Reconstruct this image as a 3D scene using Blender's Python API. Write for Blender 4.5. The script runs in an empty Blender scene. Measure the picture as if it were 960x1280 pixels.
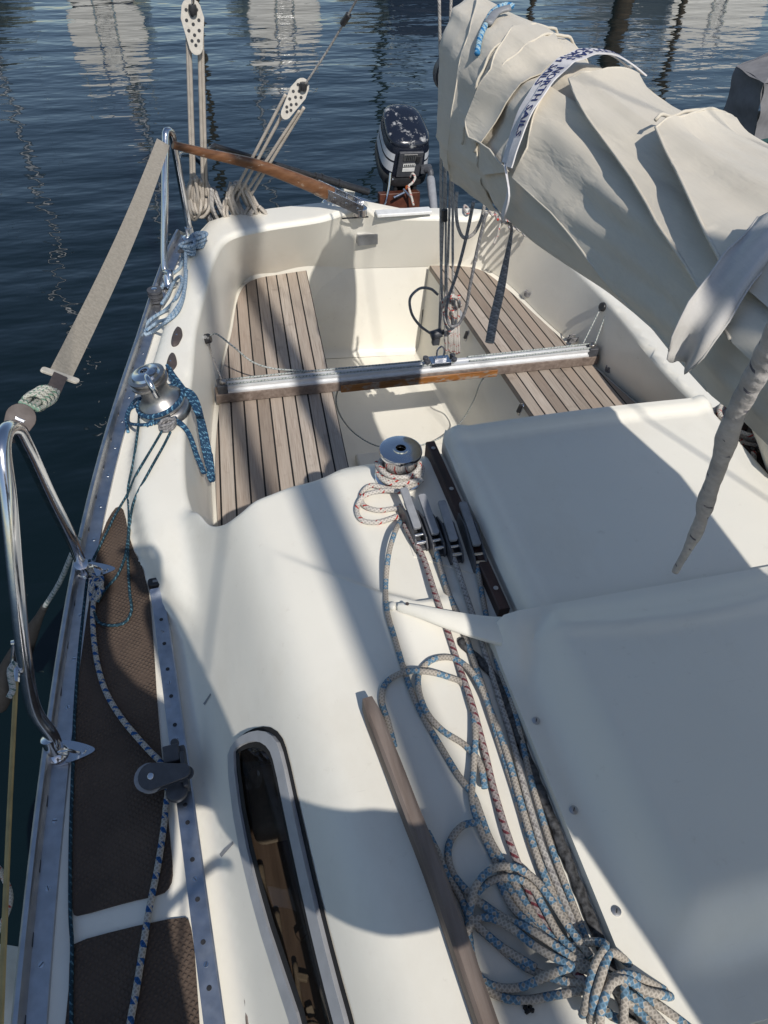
import bpy, math, random
import numpy as np
from mathutils import Vector, Matrix, noise
from mathutils.geometry import delaunay_2d_cdt
from mathutils.bvhtree import BVHTree
random.seed(7); np.random.seed(7)
scene = bpy.context.scene
COL = scene.collection
R = math.radians
V3 = lambda *a: np.array(a, float)

# ------------------------------------------------------------------ camera
# world: x to the right across the boat (centreline x=0), y aft, z up, water at z=0
FPX = 925.0
CM = np.array([[0.97196186, 0.13929433, -0.18943926],
               [-0.23231895, 0.69326926, -0.68220645],
               [0.03630492, 0.70708898, 0.70619199]])
CP = np.array([-0.70, 0.0, 2.35])

def ray(u, v):
    return CM @ np.array([(u - 480) / FPX, -(v - 640) / FPX, -1.0])
def pz(u, v, z):
    r = ray(u, v); return CP + r * ((z - CP[2]) / r[2])
def py(u, v, y):
    r = ray(u, v); return CP + r * ((y - CP[1]) / r[1])
def pxx(u, v, x):
    r = ray(u, v); return CP + r * ((x - CP[0]) / r[0])
def proj(p):
    q = CM.T @ (np.asarray(p, float) - CP)
    return 480 + q[0] / -q[2] * FPX, 640 - q[1] / -q[2] * FPX

cam = bpy.data.cameras.new('camera'); camo = bpy.data.objects.new('camera', cam); COL.objects.link(camo)
m4 = Matrix([list(CM[i]) + [CP[i]] for i in range(3)] + [[0, 0, 0, 1]])
camo.matrix_world = m4
cam.sensor_fit = 'HORIZONTAL'; cam.sensor_width = 36; cam.lens = 36 * FPX / 960
cam.clip_start = 0.02; cam.clip_end = 2000
scene.camera = camo

# ------------------------------------------------------------------ light
SUN = Vector((0.14, -1.0, 1.02)).normalized()
w = bpy.data.worlds.new('World'); scene.world = w; w.use_nodes = True
nt = w.node_tree; bg = nt.nodes['Background']
sky = nt.nodes.new('ShaderNodeTexSky'); sky.sky_type = 'NISHITA'; sky.sun_disc = False
sky.sun_elevation = math.asin(SUN.z); sky.sun_rotation = math.atan2(SUN.x, SUN.y)
sky.altitude = 0; sky.air_density = 1.0; sky.dust_density = 0.5; sky.ozone_density = 1.0
nt.links.new(sky.outputs[0], bg.inputs[0]); bg.inputs[1].default_value = 0.108
sl = bpy.data.lights.new('sun', 'SUN'); sl.energy = 3.9; sl.angle = R(0.53); sl.color = (1.0, 0.955, 0.885)
so = bpy.data.objects.new('sun', sl); COL.objects.link(so)
so.rotation_euler = SUN.to_track_quat('Z', 'Y').to_euler(); so.location = (2, -8, 12)
scene.view_settings.view_transform = 'Standard'; scene.view_settings.look = 'None'
scene.view_settings.exposure = 0.05; scene.view_settings.gamma = 1.0
scene.view_settings.use_curve_mapping = False
scene.render.engine = 'CYCLES'
scene.cycles.max_bounces = 8; scene.cycles.use_denoising = True

# ------------------------------------------------------------------ materials
class NT:
    def __init__(s, name):
        s.m = bpy.data.materials.new(name); s.m.use_nodes = True; s.t = s.m.node_tree; s.n = s.t.nodes
        s.b = s.n['Principled BSDF']
    def N(s, typ, **kw):
        n = s.n.new(typ)
        for k, v in kw.items():
            if k.startswith('i_'):
                n.inputs[int(k[2:])].default_value = v
            else: setattr(n, k, v)
        return n
    def L(s, a, b): s.t.links.new(a, b)
    def math(s, op, a, b=None):
        n = s.N('ShaderNodeMath', operation=op)
        for i, x in enumerate((a, b)):
            if x is None: continue
            if isinstance(x, (int, float)): n.inputs[i].default_value = x
            else: s.L(x, n.inputs[i])
        return n.outputs[0]
    def coord(s, scale=(1, 1, 1), rot=(0, 0, 0), out='Object'):
        t = s.N('ShaderNodeTexCoord'); mp = s.N('ShaderNodeMapping')
        mp.inputs['Scale'].default_value = scale; mp.inputs['Rotation'].default_value = rot
        s.L(t.outputs[out], mp.inputs[0]); return mp.outputs[0]
    def noise(s, co, scale, detail=4, rough=.55):
        n = s.N('ShaderNodeTexNoise'); n.inputs['Scale'].default_value = scale; n.inputs['Detail'].default_value = detail
        n.inputs['Roughness'].default_value = rough; s.L(co, n.inputs['Vector']); return n.outputs['Fac']
    def ramp(s, f, stops):
        r = s.N('ShaderNodeValToRGB'); e = r.color_ramp.elements
        while len(e) < len(stops): e.new(.5)
        for k, (p, c) in enumerate(stops):
            e[k].position = p; e[k].color = (c, c, c, 1) if isinstance(c, (int, float)) else (*c, 1)
        s.L(f, r.inputs[0]); return r.outputs[0]
    def mix(s, f, a, b, mode='MIX'):
        n = s.N('ShaderNodeMix', data_type='RGBA', blend_type=mode)
        for i, x in ((0, f), (6, a), (7, b)):
            if isinstance(x, (int, float)): n.inputs[i].default_value = x
            elif isinstance(x, tuple): n.inputs[i].default_value = (*x, 1)
            else: s.L(x, n.inputs[i])
        return n.outputs[2]
    def bump(s, h, strength=.3, dist=.01):
        n = s.N('ShaderNodeBump'); n.inputs['Strength'].default_value = strength; n.inputs['Distance'].default_value = dist
        s.L(h, n.inputs['Height']); s.L(n.outputs[0], s.b.inputs['Normal']); return n
    def set(s, **kw):
        mp = dict(col='Base Color', rough='Roughness', metal='Metallic', spec='Specular IOR Level', ior='IOR', coat='Coat Weight', trans='Transmission Weight', sheen='Sheen Weight')
        for k, v in kw.items():
            i = s.b.inputs[mp[k]]
            if isinstance(v, tuple): i.default_value = (*v, 1)
            elif isinstance(v, (int, float)): i.default_value = v
            else: s.L(v, i)
        return s

def plain(name, col, rough=.5, metal=0, var=.12, scale=30, bump=0, spec=.5):
    t = NT(name); co = t.coord(); f = t.noise(co, scale)
    lo = tuple(c * (1 - var) for c in col); hi = tuple(min(1, c * (1 + var)) for c in col)
    t.set(col=t.ramp(f, [(.3, lo), (.7, hi)]), rough=t.ramp(t.noise(co, scale * .6), [(.3, max(0.02, rough - .08)), (.7, min(1, rough + .08))]), metal=metal, spec=spec)
    if bump: t.bump(f, bump, .002)
    return t.m

def gelcoat():
    t = NT('cream_gelcoat'); co = t.coord()
    a = t.noise(co, 2.2, 5); b = t.noise(co, 38, 6, .7); c = t.noise(co, 260, 2)
    col = t.ramp(a, [(.3, (.735, .70, .615)), (.7, (.79, .755, .665))])
    spots = t.ramp(b, [(.63, 0.0), (.80, 1.0)])
    big = t.noise(t.coord((1, .6, 1), (0, 0, .4)), 5.5, 6, .68)
    col = t.mix(t.math('MULTIPLY', t.ramp(big, [(.50, 0.0), (.78, 1.0)]), .38), col, (.60, .545, .45))
    col = t.mix(t.math('MULTIPLY', spots, .38), col, (.45, .39, .30))
    # fine scratches: stretched noise
    sc = t.noise(t.coord((6, 90, 20), (0, 0, .9)), 3, 3, .6)
    scr = t.ramp(sc, [(.70, 0.0), (.74, 1.0)])
    col = t.mix(t.math('MULTIPLY', scr, .22), col, (.5, .46, .40))
    t.set(col=col, rough=t.ramp(a, [(.3, .30), (.7, .42)]), spec=.45)
    h = t.math('ADD', t.math('MULTIPLY', t.noise(co, 9, 2), 1.0), t.math('MULTIPLY', c, .03))
    t.bump(h, .10, .012)
    return t.m

def teak():
    # weathered teak planks with black caulking; UV: u across the planks in metres, v along them
    t = NT('weathered_teak_planks'); tc = t.N('ShaderNodeTexCoord'); sp = t.N('ShaderNodeSeparateXYZ'); t.L(tc.outputs['UV'], sp.inputs[0])
    u = t.math('DIVIDE', sp.outputs[0], .0445); fr = t.math('FRACT', u); idx = t.math('FLOOR', u)
    d = t.math('MINIMUM', fr, t.math('SUBTRACT', 1.0, fr))
    caulk = t.math('LESS_THAN', d, .062)
    wn = t.N('ShaderNodeTexWhiteNoise', noise_dimensions='1D'); t.L(idx, wn.inputs['W'])
    cb = t.N('ShaderNodeCombineXYZ'); t.L(t.math('MULTIPLY', sp.outputs[0], 1.0), cb.inputs[0]); t.L(sp.outputs[1], cb.inputs[1]); t.L(t.math('MULTIPLY', wn.outputs[0], 9.0), cb.inputs[2])
    mp = t.N('ShaderNodeMapping'); mp.inputs['Scale'].default_value = (260, 9, 1); t.L(cb.outputs[0], mp.inputs[0])
    g = t.noise(mp.outputs[0], 1.0, 6, .65)
    mp2 = t.N('ShaderNodeMapping'); mp2.inputs['Scale'].default_value = (22, 5, 1); t.L(cb.outputs[0], mp2.inputs[0])
    p = t.noise(mp2.outputs[0], 1.0, 4)
    c1 = t.ramp(g, [(.25, (.205, .162, .130)), (.5, (.40, .335, .278)), (.78, (.54, .475, .405))])
    c2 = t.mix(t.ramp(p, [(.35, 0.0), (.7, .75)]), c1, (.38, .335, .285))
    c2 = t.mix(t.ramp(wn.outputs[0], [(0, 0.0), (1, .62)]), c2, (.27, .195, .145), 'MIX')
    st = t.ramp(t.noise(t.coord((1, 1, 1)), 14, 3), [(.62, 0.0), (.72, 1.0)])
    c2 = t.mix(t.math('MULTIPLY', st, .3), c2, (.14, .11, .09))
    wn2 = t.N('ShaderNodeTexWhiteNoise', noise_dimensions='1D'); t.L(t.math('ADD', idx, 37.3), wn2.inputs['W'])
    c2 = t.mix(1.0, c2, t.ramp(wn2.outputs[0], [(0, .72), (1, 1.12)]), 'MULTIPLY')
    col = t.mix(caulk, c2, (.012, .011, .010))
    t.set(col=col, rough=.72, spec=.3)
    h = t.math('SUBTRACT', t.math('MULTIPLY', g, .35), t.math('MULTIPLY', caulk, 1.2))
    t.bump(h, .6, .003); return t.m

def wood(name, c0, c1, c2, sc=(4, 60, 60), rough=.5, worn=None):
    t = NT(name); co = t.coord(sc); g = t.noise(co, 1.0, 6, .6)
    col = t.ramp(g, [(.25, c0), (.5, c1), (.8, c2)])
    if worn:
        f = t.ramp(t.noise(t.coord((1, 1, 2)), 16, 6, .7), [(worn[1] - .04, 0.0), (worn[1] + .04, 1.0)])
        col = t.mix(f, col, worn[0]); t.set(rough=t.ramp(f, [(0, rough), (1, .8)]))
    else: t.set(rough=rough)
    t.set(col=col, spec=.4); t.bump(g, .35, .002); return t.m

def sailcloth(name='sailcloth', col=(.61, .55, .45)):
    t = NT(name); co = t.coord()
    a = t.noise(co, 3.5, 5); cr = t.noise(t.coord((.9, .35, 1.5), (.25, .3, .6)), 7, 5, .5)
    wv = t.noise(t.coord((1.0, 240, 30)), 2.0, 3, .7); wv2 = t.noise(t.coord((200, 8, 200)), 1.6, 3, .7)
    c = t.ramp(a, [(.25, tuple(x * .90 for x in col)), (.75, tuple(x * 1.06 for x in col))])
    c = t.mix(t.math('MULTIPLY', t.ramp(wv2, [(.4, 0.0), (.75, 1.0)]), .20), c, tuple(x * .72 for x in col))
    st = t.ramp(t.noise(co, 11, 5, .7), [(.58, 0.0), (.78, 1.0)])
    c = t.mix(t.math('MULTIPLY', st, .30), c, (.42, .36, .28))
    rid = t.math('ABSOLUTE', t.math('SUBTRACT', cr, .5))
    h = t.math('ADD', t.math('MULTIPLY', t.ramp(rid, [(0, 0.0), (.05, 1.0)]), .30), t.math('MULTIPLY', t.math('ADD', wv, wv2), .06))
    h = t.math('ADD', h, t.math('MULTIPLY', t.noise(co, 5, 3), 1.6))
    t.set(col=c, rough=.78, spec=.25, sheen=.15); t.bump(h, .30, .011); return t.m

def nonskid():
    t = NT('brown_nonskid_rubber'); co = t.coord((1, 1, 1), (0, 0, R(38)))
    sp = t.N('ShaderNodeSeparateXYZ'); t.L(co, sp.inputs[0])
    a = t.math('ABSOLUTE', t.math('SUBTRACT', t.math('FRACT', t.math('MULTIPLY', sp.outputs[0], 120)), .5))
    b = t.math('ABSOLUTE', t.math('SUBTRACT', t.math('FRACT', t.math('MULTIPLY', sp.outputs[1], 120)), .5))
    h = t.math('MULTIPLY', t.ramp(a, [(.12, 0.0), (.3, 1.0)]), t.ramp(b, [(.12, 0.0), (.3, 1.0)]))
    f = t.noise(t.coord(), 7, 5, .65)
    h = t.math('MULTIPLY', h, t.ramp(t.noise(t.coord(), 16, 6, .7), [(.36, .10), (.62, 1.0)]))
    col = t.ramp(f, [(.3, (.052, .036, .027)), (.7, (.092, .064, .047))])
    col = t.mix(t.math('MULTIPLY', h, .35), col, (.12, .09, .07))
    t.set(col=col, rough=.75, spec=.3); t.bump(h, .8, .003); return t.m

def ropemat(name, base, fleck=None, period=.05, duty=.5, fam=.5, K=130, dirt=.25, second=None):
    t = NT(name); tc = t.N('ShaderNodeTexCoord'); sp = t.N('ShaderNodeSeparateXYZ'); t.L(tc.outputs['UV'], sp.inputs[0])
    u, v = sp.outputs[0], sp.outputs[1]
    uk = t.math('MULTIPLY', u, K); v4 = t.math('MULTIPLY', v, 4.0)
    a = t.math('ADD', uk, v4); b = t.math('SUBTRACT', uk, v4)
    ta = t.math('ABSOLUTE', t.math('SUBTRACT', t.math('FRACT', a), .5)); tb = t.math('ABSOLUTE', t.math('SUBTRACT', t.math('FRACT', b), .5))
    h = t.math('MAXIMUM', ta, tb)
    dn = t.noise(t.coord(), 45, 4)
    col = t.ramp(dn, [(.3, tuple(c * (1 - dirt) for c in base)), (.7, base)])
    if fleck:
        per = t.math('LESS_THAN', t.math('FRACT', t.math('DIVIDE', u, period)), duty)
        fm = t.math('LESS_THAN', t.math('FRACT', t.math('MULTIPLY', a, .5)), fam)
        mk = t.math('MULTIPLY', per, fm)
        if second:
            fm2 = t.math('LESS_THAN', t.math('FRACT', t.math('MULTIPLY', b, .5)), fam)
            mk = t.math('MAXIMUM', mk, t.math('MULTIPLY', fm2, per))
        col = t.mix(mk, col, fleck)
    dk = t.ramp(h, [(.22, .62), (.42, 1.0)])
    col = t.mix(1.0, col, dk, 'MULTIPLY')
    t.set(col=col, rough=.82, spec=.2); t.bump(h, .55, .002); return t.m

def water():
    t = NT('harbour_water'); 
    co = t.coord((1, 1, 1))
    n1 = t.noise(t.coord((.50, 1.35, 1), (0, 0, .10)), 1.1, 2, .45)
    n2 = t.noise(t.coord((.9, 2.0, 1), (0, 0, -.22)), 3.6, 2, .45)
    n3 = t.noise(t.coord((.5, .9, 1), (0, 0, .5)), .28, 2)
    h = t.math('ADD', t.math('MULTIPLY', n1, 1.0), t.math('MULTIPLY', n2, .20))
    h = t.math('MULTIPLY', h, t.ramp(n3, [(.3, .65), (.7, 1.15)]))
    sp = t.ramp(t.noise(co, 26, 2, .4), [(.765, 0.0), (.80, 1.0)])
    col = t.mix(t.math('MULTIPLY', sp, .35), (.0020, .0068, .0080), (.10, .11, .08))
    t.set(col=col, rough=.015, ior=1.42, spec=.5); t.bump(h, 1.0, .046); return t.m

def chrome(name='stainless_steel', col=(.66, .66, .67), rough=.10):
    t = NT(name); f = t.noise(t.coord(), 60, 4); t.set(col=col, metal=1.0, rough=t.ramp(f, [(.35, rough), (.75, rough + .14)])); t.bump(t.noise(t.coord((1, 1, .1)), 300, 2), .04, .001); return t.m

M = dict(
 gel=gelcoat(), teak=teak(), sail=sailcloth(), nonskid=nonskid(), water=water(), steel=chrome(),
 sail2=sailcloth('sailcloth_grey', (.50, .48, .45)),
 alu=plain('dull_aluminium', (.52, .525, .54), .38, 1.0, .12, 40), alub=plain('blue_grey_anodised_alloy', (.40, .43, .48), .42, 1.0, .15, 40),
 aluw=plain('bright_aluminium', (.74, .745, .75), .5, .35, .06, 30),
 winframe=plain('window_frame_alloy', (.50, .505, .52), .38, .35, .08, 30),
 anod=plain('grey_anodised_alloy', (.40, .385, .37), .40, 1.0, .12, 60),
 black=plain('black_plastic', (.022, .022, .024), .42, 0, .3, 60), dkgrey=plain('dark_grey_plastic', (.058, .060, .068), .48, 0, .2, 60),
 grey=plain('faded_grey_plastic', (.22, .225, .235), .5, 0, .15, 60), ltgrey=plain('light_grey_plastic', (.25, .255, .27), .5, 0, .12, 70),
 brownpl=plain('brown_plastic', (.065, .050, .046), .6, 0, .2, 60), white=plain('white_plastic', (.72, .71, .68), .45, 0, .07, 50),
 offwhite=plain('aged_white_plastic', (.47, .435, .38), .5, 0, .1, 90),
 webbing=plain('worn_grey_webbing', (.31, .275, .225), .85, 0, .16, 140, .6), rubber=plain('black_rubber', (.007, .007, .008), .8, 0, .4, 90, .4),
 caulk=plain('cracked_black_sealant', (.05, .05, .052), .8, 0, 1.0, 130, .8),
 cowlpaint=plain('blue_black_cowling_paint', (.011, .014, .024), .25, 0, .2, 30),
 navy=plain('navy_paint', (.012, .022, .055), .22, 0, .2, 30), hullw=plain('white_topsides', (.84, .82, .77), .3, 0, .05, 5),
 silver=plain('silver_decal', (.62, .63, .65), .4, .2, .05, 60), darkhull=plain('dark_green_topsides', (.02, .035, .04), .3, 0, .2, 5),
 cover=plain('grey_canvas', (.17, .165, .17), .9, 0, .14, 22, .5), greenband=plain('dark_green_canvas', (.008, .045, .045), .85, 0, .25, 40, .4),
 varnish=wood('varnished_mahogany', (.10, .028, .008), (.20, .062, .018), (.33, .12, .038), rough=.18),
 tiller=wood('sun_bleached_tiller_wood', (.07, .032, .017), (.145, .066, .031), (.225, .115, .06), (6, 50, 50), .32, worn=((.30, .23, .17), .66)),
 oldteak=wood('grey_old_teak', (.10, .074, .062), (.175, .135, .112), (.265, .215, .185), (60, 5, 60), .75),
 beam=wood('peeling_varnish_teak', (.11, .045, .015), (.26, .105, .028), (.40, .19, .06), (5, 60, 60), .4, worn=((.27, .225, .185), .555)),
 railwood=wood('dark_runner_wood', (.018, .013, .012), (.050, .026, .022), (.115, .055, .045), (40, 4, 40), .5),
 interior=wood('cabin_interior_wood', (.12, .09, .06), (.24, .18, .125), (.38, .31, .23), (12, 4, 12), .5),
 padwood=wood('red_brown_bracket_wood', (.03, .010, .006), (.075, .022, .012), (.12, .045, .024), (30, 4, 30), .45),
 pile=wood('dark_timber_pile', (.025, .018, .012), (.06, .045, .03), (.12, .09, .06), (8, 8, 1), .8),
 r_halyard=ropemat('blue_flecked_halyard', (.46, .41, .35), (.135, .235, .325), .050, .44, .5, 165, .22, True),
 r_white=ropemat('white_red_flecked_line', (.62, .575, .52), (.45, .05, .04), .035, .30, .3, 125, .2),
 r_red=ropemat('red_flecked_grey_line', (.40, .34, .32), (.17, .045, .055), .016, .7, .34, 130, .3),
 r_lblue=ropemat('pale_blue_line', (.36, .52, .60), (.04, .20, .42), .03, .65, .5, 130, .2),
 r_grey=ropemat('grey_line', (.52, .49, .455), (.30, .28, .27), .02, .6, .4, 130, .3),
 r_navy=ropemat('navy_blue_line', (.022, .065, .135), (.13, .29, .42), .018, .55, .32, 150, .3),
 r_teal=ropemat('dark_teal_line', (.020, .055, .080), (.09, .19, .24), .014, .5, .32, 170, .3),
 r_sheet=ropemat('white_sheet_with_blue_dashes', (.48, .46, .42), (.02, .085, .24), .026, .42, .62, 120, .25),
 r_tackle=ropemat('beige_tackle_line', (.56, .50, .43), None, .05, .5, .5, 140, .25),
 r_moor=ropemat('faded_blue_mooring_line', (.36, .46, .56), (.16, .25, .36), .02, .5, .5, 120, .3),
 r_thin=ropemat('thin_white_control_line', (.55, .56, .54), (.16, .22, .20), .012, .5, .5, 220, .25),
 r_dark=ropemat('weathered_dark_line', (.24, .235, .24), (.34, .33, .33), .02, .5, .4, 140, .3),
 r_cover=ropemat('green_flecked_lashing', (.50, .50, .44), (.16, .26, .20), .02, .5, .4, 150, .2),
 r_yellow=plain('yellowed_lifeline_cover', (.36, .26, .10), .5, 0, .2, 30),
)
def glass():
    t = NT('tinted_window_glass'); t.set(col=(.22, .19, .16), rough=.03, spec=.6, trans=.8, ior=1.2); 
    tr = t.N('ShaderNodeBsdfTransparent'); tr.inputs[0].default_value = (.86, .80, .72, 1)
    mx = t.N('ShaderNodeMixShader'); mx.inputs[0].default_value = .50; o = t.n['Material Output']
    t.set(trans=0.0, col=(.012, .011, .010), coat=1.0)
    t.L(t.b.outputs[0], mx.inputs[1]); t.L(tr.outputs[0], mx.inputs[2]); t.L(mx.outputs[0], o.inputs[0]); return t.m
M['glass'] = glass()
def cowl_top():
    t = NT('peeling_navy_cowling'); f = t.noise(t.coord((1, 1, 1)), 24, 7, .70)
    f = t.ramp(f, [(.56, 0.0), (.65, 1.0)]); t.set(col=t.mix(f, (.011, .014, .024), (.36, .36, .36)), rough=t.ramp(f, [(0, .2), (1, .6)])); t.bump(f, .3, .003); return t.m
M['cowl'] = cowl_top()
def printed():
    return None

# ------------------------------------------------------------------ mesh helpers
def tagit(o, label=None, cat=None, group=None, kind=None):
    for k, v in (('label', label), ('category', cat), ('group', group), ('kind', kind)):
        if v: o[k] = v
    return o

class MB:
    def __init__(s): s.v = []; s.f = []; s.uv = {}; s.mi = []
    def add(s, vs, fs, mi=0, uvs=None):
        b = len(s.v); s.v.extend([tuple(map(float, p)) for p in vs])
        for k, f in enumerate(fs):
            if uvs is not None: s.uv[len(s.f)] = uvs[k]
            s.f.append(tuple(b + i for i in f)); s.mi.append(mi)
        return s
    def build(s, name, mats, parent=None, smooth=True, angle=40, bevel=0, seg=2, sub=0):
        me = bpy.data.meshes.new(name); vs = np.array(s.v)
        org = np.zeros(3)
        if parent is None and len(vs):
            lo = vs.min(0); hi = vs.max(0); org = np.array([(lo[0] + hi[0]) / 2, (lo[1] + hi[1]) / 2, lo[2]]); vs = vs - org
        me.from_pydata([tuple(p) for p in vs], [], s.f)
        mats = mats if isinstance(mats, (list, tuple)) else [mats]
        for m in mats: me.materials.append(m)
        me.polygons.foreach_set('material_index', s.mi)
        if s.uv:
            ul = me.uv_layers.new(name='UVMap')
            for fi, uvs in s.uv.items():
                for li, uv in zip(me.polygons[fi].loop_indices, uvs): ul.data[li].uv = uv
        me.validate(); me.update()
        if smooth:
            me.shade_smooth()
            if angle < 180: me.set_sharp_from_angle(angle=R(angle))
        o = bpy.data.objects.new(name, me); COL.objects.link(o); o.location = org
        if parent is not None:
            o.parent = parent
            off = Vector(parent.location) if parent.parent is None else Vector((0, 0, 0))
            o.matrix_parent_inverse = Matrix.Translation(-off)
        if bevel:
            md = o.modifiers.new('bevel', 'BEVEL'); md.width = bevel; md.segments = seg; md.limit_method = 'ANGLE'; md.angle_limit = R(35); md.harden_normals = True
        if sub:
            md = o.modifiers.new('sub', 'SUBSURF'); md.levels = sub; md.render_levels = sub
        return o

def thing(name, label, cat, loc, group=None):
    o = bpy.data.objects.new(name, None); COL.objects.link(o); o.location = loc; o.empty_display_size = .05
    return tagit(o, label, cat, group)

def each(name, items, mats, parent, fn, **kw):
    """one object per small repeated part"""
    for it in items:
        mb = MB(); fn(mb, it); mb.build(name, mats, parent, **kw)
def unit(a):
    a = np.asarray(a, float); return a / (np.linalg.norm(a) + 1e-12)
def frame(zdir, xhint=(1, 0, 0)):
    z = unit(zdir); x = np.asarray(xhint, float); x = x - z * np.dot(x, z)
    if np.linalg.norm(x) < 1e-4: x = np.array([0, 1., 0]) - z * z[1]
    x = unit(x); y = np.cross(z, x); return np.stack([x, y, z], 1)
I3 = np.eye(3)

def box(mb, c, size, F=I3, mi=0, taper=(1, 1)):
    sx, sy, sz = [s / 2 for s in size]; vs = []
    for z in (-sz, sz):
        k = taper if z > 0 else (1, 1)
        for x, y in ((-sx, -sy), (sx, -sy), (sx, sy), (-sx, sy)): vs.append(np.asarray(c) + F @ V3(x * k[0], y * k[1], z))
    mb.add(vs, [(3, 2, 1, 0), (4, 5, 6, 7), (0, 1, 5, 4), (1, 2, 6, 5), (2, 3, 7, 6), (3, 0, 4, 7)], mi); return mb
def lathe(mb, c, prof, F=I3, n=28, mi=0, sx=1, sy=1):
    vs = []; fs = []
    for r, z in prof:
        for k in range(n):
            a = 2 * math.pi * k / n; vs.append(np.asarray(c) + F @ V3(r * math.cos(a) * sx, r * math.sin(a) * sy, z))
    for i in range(len(prof) - 1):
        for k in range(n): fs.append((i * n + k, i * n + (k + 1) % n, (i + 1) * n + (k + 1) % n, (i + 1) * n + k))
    if prof[0][0] > 1e-5: fs.append(tuple(range(n - 1, -1, -1)))
    if prof[-1][0] > 1e-5: fs.append(tuple((len(prof) - 1) * n + k for k in range(n)))
    mb.add(vs, fs, mi); return mb
def cyl(mb, a, b, r, n=14, mi=0, r2=None):
    a = np.asarray(a, float); b = np.asarray(b, float); L = np.linalg.norm(b - a)
    return lathe(mb, a, [(r, 0), (r if r2 is None else r2, L)], frame(b - a), n, mi)
def prism(mb, outline, F, c, z0, z1, mi=0):
    n = len(outline); vs = [np.asarray(c) + F @ V3(x, y, z) for z in (z0, z1) for x, y in outline]
    mb.add(vs, [tuple(range(n - 1, -1, -1)), tuple(range(n, 2 * n))] + [(k, (k + 1) % n, n + (k + 1) % n, n + k) for k in range(n)], mi); return mb
def rrect(w, h, r, n=5):
    o = []
    for cx, cy, a0 in ((w / 2 - r, h / 2 - r, 0), (-w / 2 + r, h / 2 - r, 90), (-w / 2 + r, -h / 2 + r, 180), (w / 2 - r, -h / 2 + r, 270)):
        for k in range(n + 1): a = R(a0 + 90 * k / n); o.append((cx + r * math.cos(a), cy + r * math.sin(a)))
    return o
def spline(pts, step=.008, closed=False):
    P = np.array([np.asarray(p, float) for p in pts])
    if len(P) < 3 and not closed:
        n = max(2, int(np.linalg.norm(P[1] - P[0]) / step)); return np.array([P[0] + (P[1] - P[0]) * k / n for k in range(n + 1)])
    out = []; n = len(P); rng = range(n) if closed else range(n - 1)
    for i in rng:
        g = (lambda k: P[k % n]) if closed else (lambda k: P[min(max(k, 0), n - 1)])
        p0, p1, p2, p3 = g(i - 1), g(i), g(i + 1), g(i + 2)
        # centripetal
        t0 = 0; t1 = t0 + max(1e-6, np.linalg.norm(p1 - p0)) ** .5; t2 = t1 + max(1e-6, np.linalg.norm(p2 - p1)) ** .5; t3 = t2 + max(1e-6, np.linalg.norm(p3 - p2)) ** .5
        m1 = (p2 - p1) if t1 - t0 < .01 else ((p1 - p0) / (t1 - t0) - (p2 - p0) / (t2 - t0) + (p2 - p1) / (t2 - t1)) * (t2 - t1)
        m2 = (p2 - p1) if t3 - t2 < .01 else ((p2 - p1) / (t2 - t1) - (p3 - p1) / (t3 - t1) + (p3 - p2) / (t3 - t2)) * (t2 - t1)
        k = max(2, int(np.linalg.norm(p2 - p1) / step))
        for j in range(k):
            t = j / k; out.append((2 * t**3 - 3 * t**2 + 1) * p1 + (t**3 - 2 * t**2 + t) * m1 + (-2 * t**3 + 3 * t**2) * p2 + (t**3 - t**2) * m2)
    if not closed: out.append(P[-1])
    return np.array(out)
def frames(C, closed=False, up=None):
    n = len(C); T = np.zeros_like(C)
    T[1:-1] = C[2:] - C[:-2]; T[0] = C[1] - C[0]; T[-1] = C[-1] - C[-2]
    if closed: T[0] = C[1] - C[-1]; T[-1] = C[0] - C[-2]
    T = T / (np.linalg.norm(T, axis=1)[:, None] + 1e-12)
    a = np.array([0, 0, 1.]) if abs(T[0][2]) < .9 else np.array([1., 0, 0])
    N = unit(a - T[0] * np.dot(a, T[0])); out = []
    for k in range(n):
        if up is not None: N = np.asarray(up if np.ndim(up) == 1 else up[k], float)
        N = unit(N - T[k] * np.dot(N, T[k])); out.append((T[k], N, np.cross(T[k], N)))
    return out
def tube(mb, pts, r, n=9, step=.008, mi=0, closed=False, raw=False, flat=1.0):
    C = np.array(pts) if raw else spline(pts, step, closed); fr = frames(C, closed); vs = []; fs = []; uvs = []
    L = np.concatenate([[0], np.cumsum(np.linalg.norm(np.diff(C, axis=0), axis=1))]); m = len(C)
    for k in range(m):
        T, N, B = fr[k]; rr = r(k / (m - 1)) if callable(r) else r
        for j in range(n):
            a = 2 * math.pi * j / n; vs.append(C[k] + (N * math.cos(a) * flat + B * math.sin(a)) * rr)
    for k in range(m if closed else m - 1):
        k2 = (k + 1) % m; l2 = L[k + 1] if k + 1 < m else L[k] + .01
        for j in range(n):
            j2 = (j + 1) % n
            fs.append((k * n + j, k * n + j2, k2 * n + j2, k2 * n + j))
            uvs.append(((L[k], j / n), (L[k], (j + 1) / n), (l2, (j + 1) / n), (l2, j / n)))
    if not closed:
        fs.append(tuple(range(n - 1, -1, -1))); uvs.append(((0, 0),) * n); fs.append(tuple((m - 1) * n + j for j in range(n))); uvs.append(((0, 0),) * n)
    mb.add(vs, fs, mi, uvs); return mb
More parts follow.
